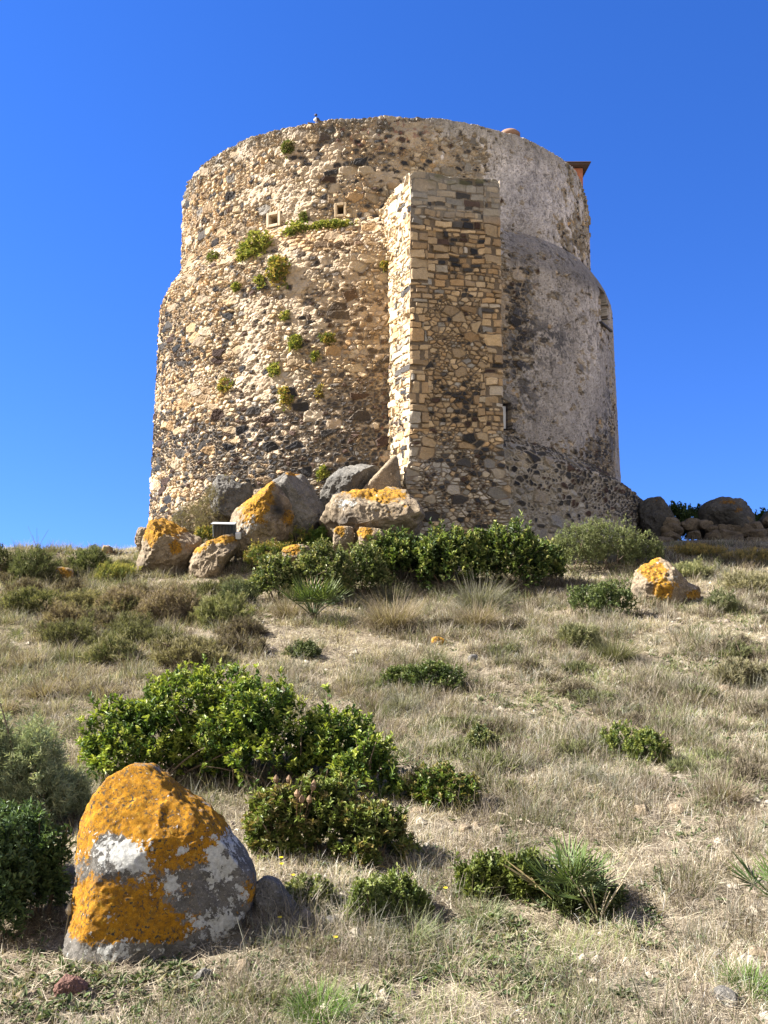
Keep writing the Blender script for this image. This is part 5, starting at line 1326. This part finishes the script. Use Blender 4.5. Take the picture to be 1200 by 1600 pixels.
dead_stalks("bare twigs poking above the left skyline", 58, 855, .5, 5, 5, False, .5, (.20, .15, .12))
dead_stalks("dry stalks below the front fan palm", 935, 1440, .3, 6, 7, False, .6, (.45, .38, .27))
dead_stalks("bleached dead stalks in front of the largest bright bush", 395, 1240, .3, 7, 9, True, .4, (.40, .34, .27))
g = at(800, 1292); b = MB(); rr = np.array(g)
b.tube(np.array([at(x, y) for x, y in ((770, 1266), (780, 1276), (792, 1279), (804, 1289), (820, 1286), (832, 1293), (842, 1292))]) - rr + (0, 0, .02), (.004, .007, .009, .009, .008, .006, .004), 7, (.34, .29, .22))
tag(b.build("stick", M['twig'], None, True, rr), "bleached crooked stick lying on the slope", "stick")
g = at(1098, 1590); rr = np.array(g); b = MB()
# small yellow flowers in the foreground
for k, (px, py, lb) in enumerate([(439, 1345, "yellow flower highest on the bush side right of the orange boulder"), (440, 1354, "yellow flower second highest right of the orange boulder"), (458, 1372, "yellow flower left of two above the small green clump"), (474, 1380, "yellow flower right of two above the small green clump"), (437, 1438, "yellow flower in the shade of the wedge stone"), (524, 1470, "yellow flower at the tip of the boulder's shadow"), (825, 1380, "yellow flower left of the front palm, left of two"), (835, 1379, "yellow flower left of the front palm, right of two"), (888, 1386, "yellow flower under the front palm leaves"), (902, 1412, "yellow flower at the right foot of the front palm"), (560, 1382, "yellow flower on the low green clump"), (696, 1392, "pale yellow flower left of the dense olive clump")]):
    g = at(px, py + 14); s_ = g[1] / FPX
    b = MB(); hgt = 14 * s_ * 1.2
    b.tube([(0, 0, 0), (.004, 0, hgt * .5), (0, 0, hgt)], .0015, 4, (.10, .14, .04))
    for q in range(10):
        a = 6.283 * q / 10; c_, s2 = math.cos(a), math.sin(a); r = .011
        b.add([(0, 0, hgt), (c_ * r - s2 * .004, s2 * r + c_ * .004, hgt + .004), (c_ * r + s2 * .004, s2 * r - c_ * .004, hgt + .004)], [[0, 1, 2]], (.75, .55, .02))
    tag(b.build("flower", M['leaf'], None, False, g), lb, "flower", "small yellow flowers")
# ------------------------------------------------------------------ grass, weeds and litter (nobody could count them)
rng = np.random.default_rng(77)
def scatter(n, y0, y1, power=1.6, margin=0.62):
    """more points near the camera, over the visible wedge and a margin on both sides"""
    y = (rng.random(n) * (y1 ** (2 - power) - y0 ** (2 - power)) + y0 ** (2 - power)) ** (1 / (2 - power))
    x = rng.uniform(-1, 1, n) * (0.46 * y + 2.1)
    return x, y
def clear_mask(x, y):
    r = np.hypot(x - AX, y - AY)
    ok = r > 7.0
    dx, dy = x - BA[0], y - BA[1]
    ok &= ~((dx * e1[0] + dy * e1[1] > -.1) & (dx * e1[0] + dy * e1[1] < BW + .1) & (dx * e2[0] + dy * e2[1] > -.1) & (y < 20))
    return ok
ST0 = [(.24, .19, .125), (.16, .125, .085), (.30, .25, .17), (.11, .09, .065)]; ST1 = [(.60, .535, .42), (.46, .395, .305), (.68, .62, .51), (.27, .22, .17), (.46, .42, .36), (.19, .16, .13)]
GR0 = [(.09, .12, .04), (.12, .15, .06)]; GR1 = [(.24, .28, .12), (.33, .35, .17), (.20, .25, .10)]
def greenness(x, y):
    px, py = proj(x, y, ground(x, y))
    g = 0.22 + 0.9 * (fb2(x / 1.1, y / 1.1, 61, 4) - 0.5)
    g = g + .42 * bl(px, py, 680, 1540, 200, 70) + .3 * bl(px, py, 880, 1480, 180, 70) + .35 * bl(px, py, 250, 1540, 180, 40) + .35 * bl(px, py, 1130, 1250, 90, 80) + .2 * bl(px, py, 920, 1100, 200, 60)
    g = g - .3 * bl(px, py, 560, 1030, 300, 60) - .25 * bl(px, py, 120, 1050, 140, 50)
    return g
NB = 680000
x, y = scatter(NB, 2.3, 19.5)
ok = clear_mask(x, y)
dens = fb2(x / 0.35, y / 0.35, 63, 3) + 0.25 * (fb2(x / 1.5, y / 1.5, 64, 2) - .5)
pxg, pyg = proj(x, y, ground(x, y))
bare = .34 * bl(pxg, pyg, 170, 1555, 260, 55) + .24 * bl(pxg, pyg, 520, 1480, 100, 45)
ok &= rng.random(NB) < np.clip(0.08 + 2.9 * (dens - .40) - bare * 2, 0.06, 1)
x, y = x[ok], y[ok]; n = len(x)
gr = greenness(x, y) + rng.normal(size=n) * .16 > 0.5
far = np.clip(y / 5.0, .7, 4)
lng = fb2(x / 0.6, y / 0.6, 66, 3)
Ln = (0.034 + 0.085 * lng) * rng.uniform(.5, 1.5, n) * (1 + .03 * y)
Ln = np.where(gr, Ln * 1.05, Ln)
pxg, pyg = proj(x, y, base_z := ground(x, y))
Ln = Ln * (1 - .6 * np.clip(bl(pxg, pyg, 170, 1560, 280, 65) + .8 * bl(pxg, pyg, 500, 1480, 110, 45), 0, 1))
Wd = 0.0030 * far ** .75 * rng.uniform(.7, 1.3, n)
az = rng.uniform(0, 2 * math.pi, n) + 0.0
lean = rng.uniform(0.1, 1.5, n) * np.where(gr, .75, 1.0); bend = rng.uniform(-.4, 1.9, n)
c0 = pick(rng, ST0, n); c1 = pick(rng, ST1, n)
c0[gr] = pick(rng, GR0, int(gr.sum())); c1[gr] = pick(rng, GR1, int(gr.sum()))
tint = (.60 + .8 * fb2(x / .5, y / .5, 68, 3))[:, None]
c0 *= tint * 1.25; c1 *= tint * 1.45 * np.array((1.03, .985, .95)); c1 = np.clip(c1, 0, .8)
base = np.stack([x, y, ground(x, y) - .008], 1)
for nm, lab, sel in (("dry_grass", "pale dry grass covering the slope", ~gr), ("green_grass", "fresh green grass mixed into the dry slope", gr)):
    V, F, C = blade_geo(base[sel], az[sel], Ln[sel], Wd[sel], lean[sel], bend[sel], c0[sel], c1[sel], 2)
    tag(mesh(nm, V, F, M['straw'], None, C), lab, None, None, "stuff")
# flattened thatch: short dead stems lying in all directions
NT = 300000
x, y = scatter(NT, 2.3, 19.0); ok = clear_mask(x, y); x, y = x[ok], y[ok]; n = len(x)
far = np.clip(y / 5.0, .7, 4)
az = rng.uniform(0, 2 * math.pi, n)
V, F, C = blade_geo(np.stack([x, y, ground(x, y) + rng.uniform(0, .02, n)], 1), az, rng.uniform(.03, .14, n) * far ** .4, 0.0035 * far ** .7 * rng.uniform(.6, 1.3, n), rng.uniform(1.2, 1.65, n), rng.uniform(-.3, .3, n), pick(rng, [(.30, .24, .17), (.50, .43, .32), (.16, .12, .085), (.62, .55, .43)], n), pick(rng, [(.36, .29, .2), (.60, .52, .39), (.18, .135, .09)], n), 2)
tag(mesh("dead_thatch", V, F, M['straw'], None, C), "flattened dead stems lying over the soil", None, None, "stuff")
# broad-leaved weeds close to the ground
NW = 34000
x, y = scatter(NW, 2.4, 15); g = greenness(x, y); ok = clear_mask(x, y) & (g + rng.normal(size=NW) * .12 > .30) & (fb2(x / .3, y / .3, 71, 3) > .42)
x, y = x[ok], y[ok]; n = len(x); per = 7; ti = np.repeat(np.arange(n), per); N = n * per
a = rng.uniform(0, 6.283, N); el = rng.uniform(.15, .9, N)
d = np.stack([np.cos(a) * np.cos(el), np.sin(a) * np.cos(el), np.sin(el)], 1)
sz = rng.uniform(.5, 1.2, n)[ti] * (1 + .05 * y[ti])
b0 = np.stack([x, y, ground(x, y)], 1)[ti] + np.stack([rng.normal(size=N) * .012, rng.normal(size=N) * .012, rng.uniform(0, .015, N)], 1)
V, F, C = leaf_geo(b0, d, rng.uniform(-.5, .5, N), .032 * sz * rng.uniform(.6, 1.2, N), .013 * sz, pick(rng, [(.085, .115, .045), (.11, .14, .06), (.065, .09, .04), (.15, .16, .09), (.17, .15, .09)], N, .3))
tag(mesh("weeds", V, F, M['dull'], None, C), "small broad leaved weeds among the grass", None, None, "stuff")
# loose gravel and clods
NG = 6500
x, y = scatter(NG, 2.4, 16); ok = clear_mask(x, y) & (fb2(x / .7, y / .7, 81, 3) > .46); x, y = x[ok], y[ok]; n = len(x)
dirs = np.array([[0, 0, 1], [1, 0, 0], [.3, .95, 0], [-.8, .55, 0], [-.8, -.6, 0], [.3, -.95, 0], [0, 0, -1]], float)
r = rng.uniform(.12, 1, n) ** 2 * .030 + .004; r = r * (1 + .06 * y)
V = np.stack([x, y, ground(x, y)], 1)[:, None] + dirs[None] * r[:, None, None] * rng.uniform(.6, 1.3, (n, 7, 1)) * np.array([1.1, 1, .7])
k = np.arange(n)[:, None] * 7
F = np.concatenate([k + np.array([f]) for f in ([0, 1, 2], [0, 2, 3], [0, 3, 4], [0, 4, 5], [0, 5, 1], [6, 2, 1], [6, 3, 2], [6, 4, 3], [6, 5, 4], [6, 1, 5])])
C = np.repeat(pick(rng, [(.34, .30, .24), (.40, .36, .29), (.24, .20, .16), (.14, .12, .10), (.32, .28, .22)], n), 7, 0)
tag(mesh("gravel", V.reshape(-1, 3), F, M['plaster'], None, C), "loose gravel and clods between the grass", None, None, "stuff")

# low dead heath: countless brown and grey tufts that roughen the slope
NH = 10500
x, y = scatter(NH, 2.6, 18.5, 1.25); ok = clear_mask(x, y)
pxg, pyg = proj(x, y, ground(x, y))
pr = fb2(x / .8, y / .8, 91, 4) + .22 * bl(pxg, pyg, 130, 1020, 240, 110) + .12 * bl(pxg, pyg, 1000, 1180, 260, 160) - .12 * bl(pxg, pyg, 560, 1010, 200, 40) - .2 * bl(pxg, pyg, 700, 1540, 260, 60) - .2 * bl(pxg, pyg, 170, 1555, 260, 60)
ok &= pr + rng.normal(size=NH) * .07 > .485
x, y = x[ok], y[ok]; n = len(x); per = 44; ti = np.repeat(np.arange(n), per); N = n * per
rad = rng.uniform(.05, .16, n) * (1 + .035 * y); a = rng.uniform(0, 6.283, N); r = np.sqrt(rng.random(N)) * rad[ti] * .6
bx, by = x[ti] + r * np.cos(a), y[ti] + r * np.sin(a)
pals = np.array([[(.085, .065, .05), (.20, .16, .12)], [(.14, .115, .09), (.33, .28, .22)], [(.10, .10, .075), (.26, .25, .20)], [(.07, .075, .035), (.19, .20, .10)], [(.16, .13, .10), (.42, .37, .30)]])
kk = rng.choice(5, n, p=[.22, .26, .16, .18, .18])[ti]; v_ = rng.uniform(.7, 1.3, (N, 1))
V, F, C = blade_geo(np.stack([bx, by, ground(bx, by) - .01], 1), a + rng.normal(size=N) * .8, rad[ti] * rng.uniform(.6, 1.5, N), .0034 * np.clip(y[ti] / 5, .7, 4) ** .8 * rng.uniform(.7, 1.4, N), rng.uniform(0, .9, N), rng.uniform(.2, 1.8, N), pals[kk, 0] * v_, pals[kk, 1] * v_, 2)
tag(mesh("dry_heath", V, F, M['straw'], None, C), "low dead brown and grey heath roughening the slope", None, None, "stuff")
